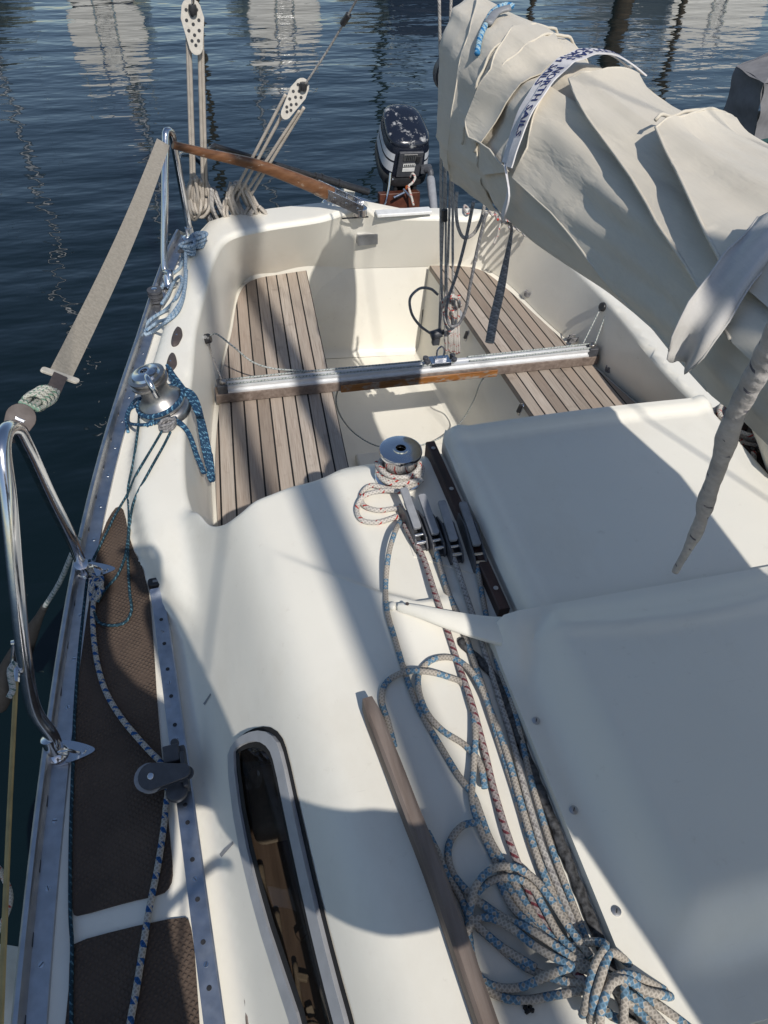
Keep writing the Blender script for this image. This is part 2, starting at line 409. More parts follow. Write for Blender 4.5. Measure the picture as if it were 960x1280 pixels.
def ribbon(mb, C, side, width, thick, mi=0):
    """flat strap: centres C, side vectors, width (scalar/list), thickness along the normal"""
    C = np.array(C); n = len(C); vs = []; fs = []
    T = np.gradient(C, axis=0)
    for k in range(n):
        s = unit(side[k] if np.ndim(side) > 1 else side); nn = unit(np.cross(T[k], s)); wd = width[k] if np.ndim(width) else width
        for a, b in ((-1, -1), (1, -1), (1, 1), (-1, 1)): vs.append(C[k] + s * a * wd / 2 + nn * b * thick / 2)
    for k in range(n - 1):
        for j in range(4): fs.append((k * 4 + j, k * 4 + (j + 1) % 4, k * 4 + 4 + (j + 1) % 4, k * 4 + 4 + j))
    fs.append((3, 2, 1, 0)); fs.append(tuple((n - 1) * 4 + j for j in range(4))); mb.add(vs, fs, mi); return mb
def sweep(mb, C, prof, up=(0, 0, 1), mi=0, closedprof=True):
    """profile (side, up) swept along C; side = T x up"""
    C = np.array(C); n = len(prof); vs = []; fs = []
    T = np.gradient(C, axis=0)
    for k in range(len(C)):
        t = unit(T[k]); u = unit(np.asarray(up) - t * np.dot(up, t)); s = np.cross(t, u)
        for a, b in prof: vs.append(C[k] + s * a + u * b)
    for k in range(len(C) - 1):
        for j in range(n): fs.append((k * n + j, k * n + (j + 1) % n, (k + 1) * n + (j + 1) % n, (k + 1) * n + j))
    fs.append(tuple(range(n - 1, -1, -1))); fs.append(tuple((len(C) - 1) * n + j for j in range(n))); mb.add(vs, fs, mi); return mb

def inside(poly, P):
    x, y = P[:, 0], P[:, 1]; c = np.zeros(len(P), bool); n = len(poly)
    for i in range(n):
        x1, y1 = poly[i]; x2, y2 = poly[(i + 1) % n]
        k = ((y1 > y) != (y2 > y)); c ^= k & (x < (x2 - x1) * (y - y1) / ((y2 - y1) if y2 != y1 else 1e-12) + x1)
    return c
def polydist(poly, P, closed=True):
    d = np.full(len(P), 1e9); n = len(poly)
    for i in range(n if closed else n - 1):
        a = np.asarray(poly[i][:2], float); b = np.asarray(poly[(i + 1) % n][:2], float); ab = b - a
        t = np.clip(((P - a) @ ab) / (ab @ ab + 1e-15), 0, 1); d = np.minimum(d, np.linalg.norm(P - a - t[:, None] * ab, axis=1))
    return d
def cdt_fill(outer, holes=(), sp=.02, extra=None, margin=.45, pts=None):
    """triangulate a plan-view polygon with holes; returns points (n,2), tris"""
    loops = [np.array(outer)[:, :2]] + [np.array(h)[:, :2] for h in holes]
    V = []; E = []
    for lp in loops:
        b = len(V); V += [tuple(p) for p in lp]; E += [(b + i, b + (i + 1) % len(lp)) for i in range(len(lp))]
    if pts is None:
        lo = loops[0].min(0); hi = loops[0].max(0); g = []
        for j, yy in enumerate(np.arange(lo[1], hi[1], sp * .87)):
            xs = np.arange(lo[0] + (sp / 2 if j % 2 else 0), hi[0], sp); g.append(np.stack([xs, np.full(len(xs), yy)], 1))
        pts = np.concatenate(g)
    if len(pts):
        k = inside(loops[0], pts)
        for h in loops[1:]: k &= ~inside(h, pts)
        pts = pts[k]
        for lp in loops:
            if len(pts): pts = pts[polydist(lp, pts) > sp * margin]
        if extra is not None: pts = np.concatenate([pts, extra]) if len(pts) else extra
    elif extra is not None: pts = extra
    V += [tuple(p) for p in pts]
    r = delaunay_2d_cdt([Vector(p) for p in V], E, [], 0, 1e-6)
    vv = np.array([tuple(p) for p in r[0]]); tr = [tuple(f) for f in r[2] if len(f) == 3]
    cen = np.array([vv[list(f)].mean(0) for f in tr]); k = inside(loops[0], cen)
    for h in loops[1:]: k &= ~inside(h, cen)
    fs = []
    for f, ok in zip(tr, k):
        if not ok: continue
        a, b, c = vv[f[0]], vv[f[1]], vv[f[2]]
        fs.append(f if (b[0] - a[0]) * (c[1] - a[1]) - (b[1] - a[1]) * (c[0] - a[0]) > 0 else f[::-1])
    return vv, fs
def edges_of(fs):
    c = {}
    for f in fs:
        for i in range(len(f)):
            a, b = f[i], f[(i + 1) % len(f)]
            if (b, a) in c: c.pop((b, a))
            else: c[(a, b)] = 1
    return list(c)
def skirted(mb, P3, fs, low, mi=0):
    """surface plus a skirt from its border down to the points low(P)"""
    mb.add(P3, fs, mi); P3 = np.asarray(P3)
    for a, b in edges_of(fs): mb.add([P3[b], P3[a], low(P3[a]), low(P3[b])], [(0, 1, 2, 3)], mi)
def chaikin(p, it=2, closed=True):
    p = np.array(p, float)
    for _ in range(it):
        q = []
        n = len(p)
        for i in range(n if closed else n - 1):
            a, b = p[i], p[(i + 1) % n]; q += [a * .75 + b * .25, a * .25 + b * .75]
        if not closed: q = [p[0]] + q + [p[-1]]
        p = np.array(q)
    return p
def ss(a, b, x):
    t = np.clip((x - a) / (b - a), 0, 1); return t * t * (3 - 2 * t)
def smax(a, b, k):
    h = np.clip(.5 + .5 * (a - b) / k, 0, 1); return b + (a - b) * h + k * h * (1 - h)
def smin(a, b, k): return -smax(-a, -b, k)
# ------------------------------------------------------------------ the yacht: deck surface
_hy = np.array([-3.9, -3.2, -2.2, -1.2, -.3, .35, .5, .867, 1.292, 1.70, 2.128, 2.60, 3.03, 3.2])
_hx = np.array([.02, .38, .80, 1.06, 1.14, 1.152, 1.150, 1.139, 1.114, 1.063, .990, .895, .765, .70])
_yy = np.linspace(-3.9, 3.2, 700); _xx = np.interp(_yy, _hy, _hx)
for _ in range(3): _xx[20:-20] = np.convolve(np.pad(_xx, 20, 'edge'), np.ones(41) / 41, 'same')[20:-20][20:-20]
def hb(y): return np.interp(y, _yy, _xx)
_wy = [.80, .95, 1.1, 1.25, 1.45, 1.68, 2.0, 2.34, 2.7, 3.0, 3.3]; _wx = [.70, .80, .87, .92, .950, .945, .895, .830, .75, .65, .55]
RIDGE = np.array([pz(330, 688, 1.30)[:2], pz(380, 708, 1.31)[:2], pz(430, 730, 1.31)[:2], pz(475, 745, 1.32)[:2], pz(515, 757, 1.32)[:2]])
def F(x, y):
    x = np.asarray(x, float); y = np.asarray(y, float); ax = np.abs(x)
    zd = .965 + .065 * ss(2.2, 3.0, y) + .018 * ss(0, .25, hb(y) - ax)
    zc = np.where(x < 0, 1.085, 1.02)
    wc = np.interp(y, _wy, _wx)
    coam = zd + (zc - zd) * (1 - ss(wc - .012, wc + .045, ax)) * ss(.55, .95, y) - .02
    coam = coam + .02 * (1 - ss(wc - .06, wc + .03, ax))
    sh = .64 + .09 * np.clip(y, -2, 1.4)
    q = ax - sh
    side = 1.22 - 1.75 * q; roof = 1.302 + .03 * (1 - (ax / .62) ** 2)
    cab = smin(side, roof, .075)
    aft = 1.33 - 1.5 * (y - 1.15); cab = smin(cab, aft, .06)
    fwd = 1.32 + .30 * (y + 1.2); cab = smin(cab, fwd, .1)
    z = smax(smax(zd, coam, .018), cab, .022)
    P = np.stack([x.ravel(), y.ravel()], 1); near = (np.abs(P[:, 0] + .53) < .2) & (np.abs(P[:, 1] - .83) < .2)
    if near.any():
        d = np.full(len(P), 9.); d[near] = polydist(RIDGE, P[near], False)
        t = np.clip((P[:, 0] + .66) / .24, 0, 1)
        yl = np.interp(P[:, 0], RIDGE[:, 0], RIDGE[:, 1]); up_ = P[:, 1] > yl
        z = z + (.017 * t ** .8 * np.where(up_, np.exp(-(d / .010) ** 2), np.exp(-(d / .085) ** 2) * (1 - ss(.10, .17, d)))).reshape(z.shape)
    return z
def Fs(x, y): return float(F(np.array([x]), np.array([y]))[0])
def S(u, v, off=0.0, hf=None):
    """point of the deck surface seen along a sight line, lifted by off"""
    r = ray(u, v); hf = hf or F
    t = np.linspace((1.75 - CP[2]) / r[2], (.55 - CP[2]) / r[2], 900); P = CP + r * t[:, None]
    d = P[:, 2] - hf(P[:, 0], P[:, 1]) - off; k = int(np.argmax(d < 0)); a = d[k - 1] / (d[k - 1] - d[k] + 1e-12)
    return P[k - 1] + (P[k] - P[k - 1]) * a

ZS = .78; ZF = .35     # seat and cockpit sole heights
pairs_px = [((260, 655), (268, 662)), ((240, 634), (266, 640)), ((233, 597), (264, 600)), ((233, 540), (264, 540)), ((242, 467), (272, 478)), ((247, 413), (286, 413)),
            ((260, 360), (296, 364)), ((270, 325), (304, 353)), ((287, 301), (318, 347)), ((330, 289), (345, 343)), ((400, 278), (383, 337)), ((450, 274), (440, 334)),
            ((545, 273), (520, 332)), ((590, 274), (560, 331)), ((616, 277), (590, 332)), ((645, 288), (612, 337)), ((680, 306), (640, 357)), ((716, 340), (676, 393)),
            ((762, 386), (720, 432)), ((832, 470), (775, 482)), ((905, 540), (822, 524))]
top = []; bot = []
for (a, b) in pairs_px:
    z = 1.085 if a[0] < 420 else (1.055 if a[0] < 600 else 1.02)
    top.append(S(*a, -.018)[:2] if a[0] < 262 and a[1] > 500 else pz(*a, z - .018)[:2]); bot.append(pz(*b, ZS)[:2])
RX = [(.735, 1.26), (.70, 1.125), (.66, 1.146), (.593, 1.167), (.50, 1.188), (.40, 1.204), (.25, 1.215), (0, 1.222), (-.25, 1.215)]
RXL = [S(463, 585, -.018)[:2], S(410, 598, -.018)[:2], S(360, 613, -.018)[:2], S(320, 629, -.018)[:2], S(300, 645, -.018)[:2], S(281, 657, -.018)[:2]]
RXL = [p if p[1] < 1.30 else np.array([p[0], 1.30]) for p in RXL]
for p in RX: top.append(np.array(p)); bot.append(np.array([p[0] * 1.02, 1.235 + .02 * (p[0] / .7) ** 2]))
for p in RXL: top.append(np.array(p)); bot.append(np.array([p[0] * 1.02, 1.235 + .02 * (p[0] / .7) ** 2]))
def loop2(pts, n):
    C = spline([np.array([p[0], p[1], 0]) for p in pts], .01, True); return C
K = 8
def dense(pts):
    P = np.array(pts); n = len(P); out = []
    for i in range(n):
        p0, p1, p2, p3 = P[i - 1], P[i], P[(i + 1) % n], P[(i + 2) % n]
        for j in range(K):
            t = j / K; m1 = (p2 - p0) / 2; m2 = (p3 - p1) / 2
            lim = np.linalg.norm(p2 - p1)
            m1 = m1 * min(1, 1.2 * lim / (np.linalg.norm(m1) + 1e-9)); m2 = m2 * min(1, 1.2 * lim / (np.linalg.norm(m2) + 1e-9))
            out.append((2*t**3-3*t**2+1)*p1 + (t**3-2*t**2+t)*m1 + (-2*t**3+3*t**2)*p2 + (t**3-t**2)*m2)
    return np.array(out)
TOP = dense(top); BOT = dense(bot)
RR = .020
def rimdrop(P):
    d = polydist(TOP, P); t = np.clip(1 - d / RR, 0, 1)
    return RR * (1 - np.sqrt(np.clip(1 - t * t, 0, 1)))

# window opening in the cabin side
wl = [S(288, 950, 0), S(300, 1045, 0), S(326, 1150, 0), S(352, 1230, 0), S(372, 1290, 0)]
wr = [S(357, 945, 0), S(372, 1015, 0), S(396, 1120, 0), S(420, 1215, 0), S(441, 1290, 0)]
def lineext(a, b, y): t = (y - a[1]) / (b[1] - a[1]); return np.array([a[0] + (b[0] - a[0]) * t, y])
wtop = [S(295, 930, 0)[:2], S(312, 917, 0)[:2], S(333, 913, 0)[:2], S(349, 923, 0)[:2]]
WIN = [p[:2] for p in wr[::-1]]; WIN = [lineext(wr[0], wr[4], -.35)] + WIN + wtop[::-1] + [p[:2] for p in wl] + [lineext(wl[0], wl[4], -.35)]
WIN = np.array(WIN)
def inset(poly, d):
    P = np.array(poly); n = len(P); out = []
    ar = sum(P[i][0] * P[(i + 1) % n][1] - P[(i + 1) % n][0] * P[i][1] for i in range(n)); sg = 1 if ar > 0 else -1
    for i in range(n):
        a = unit(P[i] - P[i - 1]); b = unit(P[(i + 1) % n] - P[i]); nn = np.array([-(a + b)[1], (a + b)[0]]) * sg; nn = unit(nn); k = max(.4, np.dot(nn, np.array([-a[1], a[0]]) * sg)); out.append(P[i] + nn * d / k)
    return np.array(out)
WINc = chaikin(WIN, 1)
WFRAME_IN = inset(WINc, .0125)
WHOLE = inset(WINc, .010)

boat = thing('sailboat', 'cream sailing yacht with teak cockpit seats, seen from above its coachroof', 'sailboat', (0, 0, .0))

# deck outline: hull edge, then the curved transom cap
ys = np.linspace(-3.85, 3.0, 150)
tr_px = [(243, 290), (262, 284), (290, 279), (340, 271), (400, 264), (450, 260.5), (500, 259.5), (545, 259.5), (590, 260), (625, 264), (660, 277)]
TR = [pz(*p, 1.05)[:2] for p in tr_px]
ysL = ys[ys < TR[0][1] - .02]; ysR = ys[ys < TR[-1][1] - .05]
OUT = [(-hb(y), y) for y in ysL] + [tuple(p) for p in TR] + [(hb(y), y) for y in ysR[::-1]]
OUT = np.array(OUT)[::-1]
# rim rings and grid
rings = np.concatenate([inset(TOP, -RR * t) for t in (.06, .2, .42, .7, 1.0)])
fine = []
for j, yy in enumerate(np.arange(.0, 3.12, .0155)):
    xs = np.arange(-1.16, 1.16, .018) + (.009 if j % 2 else 0); fine.append(np.stack([xs, np.full(len(xs), yy)], 1))
for j, yy in enumerate(np.arange(-3.85, 0, .05)):
    xs = np.arange(-1.16, 1.16, .05) + (.025 if j % 2 else 0); fine.append(np.stack([xs, np.full(len(xs), yy)], 1))
gx, gy = np.meshgrid(np.arange(-.66, -.40, .007), np.arange(.70, .97, .007)); extra_ = np.stack([gx.ravel(), gy.ravel()], 1); dr_ = polydist(RIDGE, extra_, False)
fine = np.concatenate(fine); kf = (fine[:, 0] > -.67) & (fine[:, 0] < -.39) & (fine[:, 1] > .69) & (fine[:, 1] < .98); fine = np.concatenate([fine[~kf | (polydist(RIDGE, fine, False) > .042)], extra_[dr_ < .036]])
fine = fine[(polydist(TOP, fine) > RR * 1.3)]
rings = rings[~inside(TOP, rings) & inside(OUT, rings)]
rings = rings[polydist(OUT, rings) > .006]
vv, fs = cdt_fill(OUT, [TOP, WHOLE], .018, rings, .45, fine)
zz = F(vv[:, 0], vv[:, 1]) - rimdrop(vv)
mb = MB(); mb.add(np.column_stack([vv, zz]), fs)
deck = mb.build('deck_moulding', M['gel'], boat, angle=180)

# cockpit walls
mb = MB(); n = len(TOP)
ztop = F(TOP[:, 0], TOP[:, 1]) - RR
rows = []
for t in (0, .03, .1, .25, .45, .65, .82, .92, .97, 1.0):
    h = t if t < .8 else t - .0 * (t - .8)
    p = TOP + (BOT - TOP) * h; z = ztop + (ZS - .006 - ztop) * t
    rows.append(np.column_stack([p, z]))
for i in range(len(rows) - 1):
    pass
vs = np.concatenate(rows); f2 = []
for i in range(len(rows) - 1):
    for k in range(n): f2.append((i * n + k, (i + 1) * n + k, (i + 1) * n + (k + 1) % n, i * n + (k + 1) % n))
mb.add(vs, f2); mb.build('cockpit_wall', M['gel'], boat, angle=50)

# seat decks, footwell, sole
wellL = [pz(383, 337, ZS)[:2], pz(437, 588, ZS)[:2]]; wellR = [pz(536, 331, ZS)[:2], pz(668, 522, ZS)[:2]]
dl = unit(wellL[1] - wellL[0]); dr = unit(wellR[1] - wellR[0])
fl = wellL[1] + dl * ((wellL[1][1] - 1.245) / -dl[1]); fr_ = wellR[1] + dr * ((wellR[1][1] - 1.245) / -dr[1])
aftmid = [p for p in BOT if wellL[0][0] < p[0] < wellR[0][0] and p[1] > 2]
aftmid = sorted(aftmid, key=lambda p: p[0])
WELL = [wellL[0]] + aftmid + [wellR[0], fr_, fl]
c = np.array([0, 2.2]); 
WELLp = np.array([p + (c - p) * .0 for p in WELL])
bi = inset(BOT, -.004)
mb = MB()
for sgn, nm in ((-1, 'L'), (1, 'R')):
    if sgn < 0: poly = [tuple(p) for p in bi if p[0] < wellL[0][0] - .004 and p[1] > 1.9] ; 
    side = [p for p in bi]
vv, fs = cdt_fill(bi, [inset(WELLp, .0)], .08)
mb.add(np.column_stack([vv, np.full(len(vv), ZS - .008)]), fs)
mb.build('seat_base', M['gel'], boat, smooth=False)
mb = MB(); W = chaikin(WELLp, 1); W = WELLp; nW = len(W)
Win = inset(W, .03)
prof = [(0, ZS - .008), (.02, ZS - .03), (.12, (ZS + ZF) / 2), (.22, ZF + .05), (.28, ZF + .022), (.38, ZF + .008), (.55, ZF)]
vs = []; 
for t, z in prof:
    q = inset(W, t * .115)
    for p in q: vs.append((p[0], p[1], z))
fs = []
for i in range(len(prof) - 1):
    for k in range(nW): fs.append((i * nW + k, i * nW + (k + 1) % nW, (i + 1) * nW + (k + 1) % nW, (i + 1) * nW + k))
fs = [f[::-1] for f in fs]
mb.add(vs, fs); mb.add([(p[0], p[1], ZF) for p in inset(W, .55 * .115)], [tuple(range(nW))])
# raised step panel of the sole
mb.build('footwell', M['gel'], boat, angle=60)
mb = MB(); box(mb, (.02, 1.86, ZF + .014), (.46, .80, .03)); mb.build('sole_panel', M['gel'], boat, bevel=.012, seg=3)

# teak seats: outline just inside the wall foot; UV across / along the planks
def seat(outer_px, a0, a1, label):
    A = pz(*a0, ZS + .012)[:2]; B = pz(*a1, ZS + .012)[:2]; al = unit(A - B); ac = np.array([al[1], -al[0]])
    poly = [pz(u, v, ZS + .012)[:2] for u, v in outer_px]
    C = spline([np.array([*p, 0]) for p in poly], .02)[:, :2]
    ext = B - al * ((B[1] - 1.28) / al[1]); ext2 = np.array([C[-1][0], 1.28])
    pl = np.concatenate([C, [ext2, ext, B, A]]); 
    vv, fs = cdt_fill(pl, [], .06)
    z = np.full(len(vv), ZS + .012); P3 = np.column_stack([vv, z]); mb = MB()
    def uvf(p): return (float(np.dot(p[:2] - B, ac)) * (1 if True else 1) + 4.45, float(np.dot(p[:2] - B, al)) + 3)
    mb.add(P3, fs, 0, [[uvf(P3[i]) for i in f] for f in fs])
    for a, b in edges_of(fs):
        q = [P3[b], P3[a], P3[a] - V3(0, 0, .022), P3[b] - V3(0, 0, .022)]; mb.add(q, [(0, 1, 2, 3)], 0, [[(uvf(p)[0] + .02, uvf(p)[1]) for p in q]])
    o = mb.build('teak_seat', M['teak'], boat, smooth=False); o['label'] = label; return o
seat([(383, 338), (350, 343), (322, 348), (308, 355), (299, 368), (290, 413), (280, 455), (275, 500), (270, 560), (270, 610), (272, 650)], (383, 338), (437, 588), 'weathered teak slat seat under the winch with blue rope')
seat([(537, 332), (562, 332), (588, 334), (604, 339), (635, 362), (672, 396), (716, 436), (765, 478), (808, 516)], (537, 332), (668, 522), 'weathered teak slat seat under the furled sail')

# hull sides and transom outside
mb = MB(); stations = np.linspace(-3.85, 2.98, 60); rowsL = []
for y in stations:
    b = hb(y); zt = Fs(b - .001, y)
    rowsL.append([(b, y, zt), (b - .004, y, zt - .05), (b * .985 - .01, y, .62), (b * .93 - .03, y, .30), (b * .80 - .06, y, .0), (b * .45, y, -.30)])
for sg in (1, -1):
    vs = [(max(0, p[0]) * sg, p[1], p[2]) for r_ in rowsL for p in r_]; m = 6; fs = []
    for i in range(len(stations) - 1):
        for j in range(m - 1):
            f = (i * m + j, i * m + j + 1, (i + 1) * m + j + 1, (i + 1) * m + j); fs.append(f if sg > 0 else f[::-1])
    mb.add(vs, fs)
trr = [np.array([-hb(2.98), 2.98])] + TR + [np.array([hb(2.98), 2.98])]
vs = []; m = len(trr)
for z, kx, dy in ((1.045, 1, 0), (.99, 1, .012), (.6, .97, .03), (.3, .9, .0), (-.05, .75, -.08)):
    for p in trr: vs.append((p[0] * kx, p[1] + dy, z if z < 1.04 else Fs(p[0], p[1])))
fs = [(i * m + j, i * m + j + 1, (i + 1) * m + j + 1, (i + 1) * m + j) for i in range(4) for j in range(m - 1)]
mb.add(vs, fs); mb.build('hull', M['gel'], boat, angle=50)

# toe rails with a raised outer lip and countersunk screws
for sg in (-1, 1):
    yr = np.linspace(-3.0, 2.93, 130); C = [V3(sg * (hb(y) - .004), y, Fs(sg * (hb(y) - .01), y) + .001) for y in yr]
    k = -sg
    prof = [(0, 0), (0, .026), (.004 * k, .030), (.011 * k, .030), (.014 * k, .025), (.016 * k, .007), (.046 * k, .005), (.048 * k, 0)]
    mb = MB(); sweep(mb, C, prof); rail = mb.build('toe_rail', M['alu'], boat, angle=30)
    def one(mb, y):
        x = sg * (hb(y) - .036); z = Fs(x, y) + .0055
        lathe(mb, (x, y, z), [(.0052, 0), (.0052, .0012), (.003, .0016)], n=10)
        box(mb, (x, y, z + .0014), (.0085, .0013, .001), frame((0, 0, 1), (math.cos(y * 9), math.sin(y * 9), 0)), 1)
    each('rail_screw', np.arange(.2, 2.9, .118), [M['steel'], M['black']], rail, one)
    # drain slots in the lip
    def one(mb, y): box(mb, (sg * (hb(y) - .0185), y, Fs(sg * (hb(y) - .01), y) + .009), (.0035, .022, .005))
    each('rail_slot', np.arange(.24, 2.9, .118), M['black'], rail, one, smooth=False)

# anti-slip panels
def surf_patch(name, poly, off, mat, parent=None, sp=.02, label=None, corner=2, low=.006, hf=None, holes=()):
    hf = hf or F; P = chaikin(poly, corner) if corner else np.array(poly)
    vv, fs = cdt_fill(P, holes, sp); z = hf(vv[:, 0], vv[:, 1]) + off; mb = MB()
    skirted(mb, np.column_stack([vv, z]), fs, lambda p: np.asarray(p) - V3(0, 0, low))
    o = mb.build(name, mat, parent, angle=40)
    if label: o['label'] = label
    return o
def polyS(px): return [S(u, v)[:2] for u, v in px]
def dens(p, k=4):
    p = np.array(p); return np.concatenate([[p[i] + (p[(i + 1) % len(p)] - p[i]) * j / k for j in range(k)] for i in range(len(p))])
pad1 = polyS([(143, 637), (150, 634), (156, 640), (163, 680), (184, 722), (192, 800), (198, 900), (212, 1040), (217, 1090), (214, 1108), (203, 1119), (160, 1128), (98, 1146), (91, 1143), (89, 1100), (90, 960), (93, 880), (99, 800), (112, 720), (130, 660)])
pad2 = polyS([(230, 1146), (238, 1152), (245, 1200)]) + [np.array([-.868, .10]), np.array([-.90, -.3]), np.array([-1.08, -.3]), np.array([-1.085, .15])] + polyS([(86, 1255), (88, 1190), (95, 1178), (150, 1163)])
surf_patch('antislip_panel', pad1, .004, M['nonskid'], boat, .02, 'long brown antislip panel tapering towards the cockpit', 1)
surf_patch('antislip_panel', pad2, .004, M['nonskid'], boat, .02, 'brown antislip panel beside the cabin window', 1)

# cabin window
mb = MB(); vv, fs = cdt_fill(WINc, [WFRAME_IN], .02, None, .45, np.zeros((0, 2))); P3 = np.column_stack([vv, F(vv[:, 0], vv[:, 1])]); 
nrm = V3(-.80, 0, .6)
skirted(mb, P3 + nrm * .009, fs, lambda p: np.asarray(p) - nrm * .014)
win = mb.build('cabin_window', M['winframe'], boat, angle=35)
gk = inset(WFRAME_IN, -.003); gi = inset(WFRAME_IN, .007)
vv, fs = cdt_fill(gk, [gi], .02, None, .45, np.zeros((0, 2))); mb = MB(); mb.add(np.column_stack([vv, F(vv[:, 0], vv[:, 1])]) + nrm * .004, fs); mb.build('gasket', M['rubber'], win)
vv, fs = cdt_fill(gk, [], .04); mb = MB(); mb.add(np.column_stack([vv, F(vv[:, 0], vv[:, 1])]) + nrm * .001, fs); mb.build('pane', M['glass'], win)
mb = MB()   # outer black seal line under the roof-side edge of the frame
o2 = inset(WINc, -.0055); vv, fs = cdt_fill(o2, [inset(WINc, .004)], .02, None, .45, np.zeros((0, 2))); mb.add(np.column_stack([vv, F(vv[:, 0], vv[:, 1])]) + nrm * .0015, fs); mb.build('seal', M['rubber'], win)
# what shows behind the pane: shelf, lining, a few stowed things
mb = MB(); box(mb, (-.70, .15, .985), (.20, 1.05, .02)); box(mb, (-.60, .15, 1.06), (.015, 1.05, .16)); mb.build('shelf', M['oldteak'], win, bevel=.004)
mb = MB(); rnd = random.Random(3)
for k in range(12):
    y = -.22 + .06 * k + rnd.uniform(-.01, .01); s = rnd.uniform(.008, .016); box(mb, (-.725 + .10 * (.35 - y) * .4 + rnd.uniform(-.03, .05), y, .996 + s / 2), (s * rnd.uniform(.8, 2.6), s, s * rnd.uniform(.5, 1.2)), frame((0, 0, 1), (math.cos(k), math.sin(k), 0)), (k * 7) % 5)
mb.build('stowed_gear', [M['oldteak'], M['offwhite'], M['dkgrey'], M['webbing'], M['white']], win, bevel=.003)
mb = MB()
for k in range(3): tube(mb, [V3(-.745 + .018 * k + .006 * math.sin(y * 9 + k), y, 1.004) for y in np.linspace(-.3, .5 - .08 * k, 12)], .006 - .001 * k, 8)
for q in range(3): tube(mb, [V3(-.705 + .028 * math.cos(t), .18 + .05 * math.sin(t) + .01 * q, 1.002 + .008 * q) for t in np.linspace(0, 6.2, 18)], .0045, 7)
mb.build('stowed_line', M['webbing'], win, angle=180)
mb = MB(); box(mb, (-.672, .15, 1.004), (.012, 1.05, .022)); box(mb, (-.775, .15, 1.004), (.010, 1.0, .02)); mb.build('fiddle_rail', M['varnish'], win, bevel=.002)
mb = MB(); box(mb, (-.705, .60, 1.02), (.10, .15, .05), frame((0, .2, 1))); mb.build('folded_towel', M['offwhite'], win, bevel=.02, seg=4)
mb = MB(); box(mb, (-.617, .15, 1.12), (.012, 1.05, .10)); mb.build('lining', M['offwhite'], win)

# grab rail
gp = [(459, 872), (476, 915), (492, 955), (515, 1015), (541, 1080), (568, 1155), (590, 1220), (610, 1278)]
C = [S(u, v, .030) for u, v in gp]; C = C + [C[-1] + (C[-1] - C[-2]) * 1.2, C[-1] + (C[-1] - C[-2]) * 3]
C = spline(C, .012); mb = MB()
n = len(C)
vs = []; fs = []; prof = [(-.0115, -.030), (-.0115, .002), (-.007, .0065), (.007, .0065), (.0115, .002), (.0115, -.030)]
T = np.gradient(C, axis=0)
for k in range(n):
    t = unit(T[k]); s = unit(np.cross(t, (0, 0, 1))); e = min(1, (k + .6) / 3.0)
    for a, b in prof: vs.append(C[k] + s * a * (.6 + .4 * e) + V3(0, 0, 1) * (b if b < 0 else b * e))
for k in range(n - 1):
    for j in range(6): fs.append((k * 6 + j, k * 6 + (j + 1) % 6, k * 6 + 6 + (j + 1) % 6, k * 6 + 6 + j))
fs.append((5, 4, 3, 2, 1, 0)); mb.add(vs, fs); mb.build('grab_rail', M['oldteak'], boat, angle=40)

# genoa track along the deck edge of the cabin, holes and slotted screws, car with a sheave
tp = [(197, 735), (205, 800), (216, 880), (226, 960), (238, 1050), (252, 1160), (268, 1262)]
C = [S(u, v, .001) for u, v in tp]; a, b = np.polyfit([c[1] for c in C], [c[0] for c in C], 1)
C = [V3(a * y + b, y, Fs(a * y + b, y) + .003) for y in np.linspace(-.3, C[0][1], 50)]
mb = MB(); sweep(mb, C, [(-.016, 0), (-.016, .003), (-.011, .0045), (-.011, .011), (-.014, .012), (-.014, .014), (.014, .014), (.014, .012), (.011, .011), (.011, .0045), (.016, .003), (.016, 0)])
track = mb.build('genoa_track', M['alub'], boat, angle=25)
def one(mb, it):
    k, y = it
    x = a * y + b; z = Fs(x, y) + .0172
    lathe(mb, (x, y, z), [(.0042, 0), (.0042, .0006)], n=10, mi=1 if k % 4 != 1 else 0)
    if k % 4 == 1: box(mb, (x, y, z + .0007), (.0075, .001, .0006), frame((0, 0, 1), (math.cos(k), math.sin(k), 0)), 1)
each('track_screw', [(k, y) for k, y in enumerate(np.arange(-.2, C[-1][1] - .02, .0335)) if k % 4 != 3], [M['steel'], M['black']], track, one)
e = C[-1] + V3(0, .008, .009); mb = MB(); prism(mb, rrect(.034, .022, .007), I3, e, -.009, .010); box(mb, e + V3(0, .001, .0105), (.012, .007, .001), I3, 1); mb.build('end_cap', [M['black'], M['grey']], track, bevel=.002)
cc = S(222, 972, .02); mb = MB(); A = np.array([a, 1, 0.]); FR = frame((0, 0, 1), (1, -a, 0))
box(mb, cc + V3(0, .015, .004), (.040, .085, .020), FR); box(mb, cc + V3(.016, 0, .018), (.010, .07, .03), FR); box(mb, cc + V3(-.006, .036, .020), (.030, .036, .022), FR)
lathe(mb, cc + V3(.0, -.036, .012), [(.0, 0), (.020, 0), (.020, .010), (.012, .014), (0, .014)], FR, 18)
lathe(mb, cc + V3(0, .062, .012), [(.008, 0), (.008, .012)], FR, 12)
car = mb.build('track_car', M['dkgrey'], boat, bevel=.003)
pv = S(192, 972, .052); ax = unit(V3(-.15, -.28, 1)); FB = frame(ax, pv - cc); 
def cheek(c, F_, L, r0, r1, z0, z1, mb, mi=0):
    o = [(r0 * math.cos(t), r0 * math.sin(t)) for t in np.linspace(-math.pi / 2 - .3, math.pi / 2 + .3, 14)]; o = [(p[0], p[1]) for p in o] + [(-L + r1 * math.cos(t), r1 * math.sin(t)) for t in np.linspace(math.pi / 2 + .3, 3 * math.pi / 2 - .3, 10)]
    prism(mb, o, F_, c, z0, z1, mi)
mb = MB(); cheek(pv, FB, .058, .024, .013, .010, .016, mb); cheek(pv, FB, .058, .024, .013, -.013, -.007, mb)
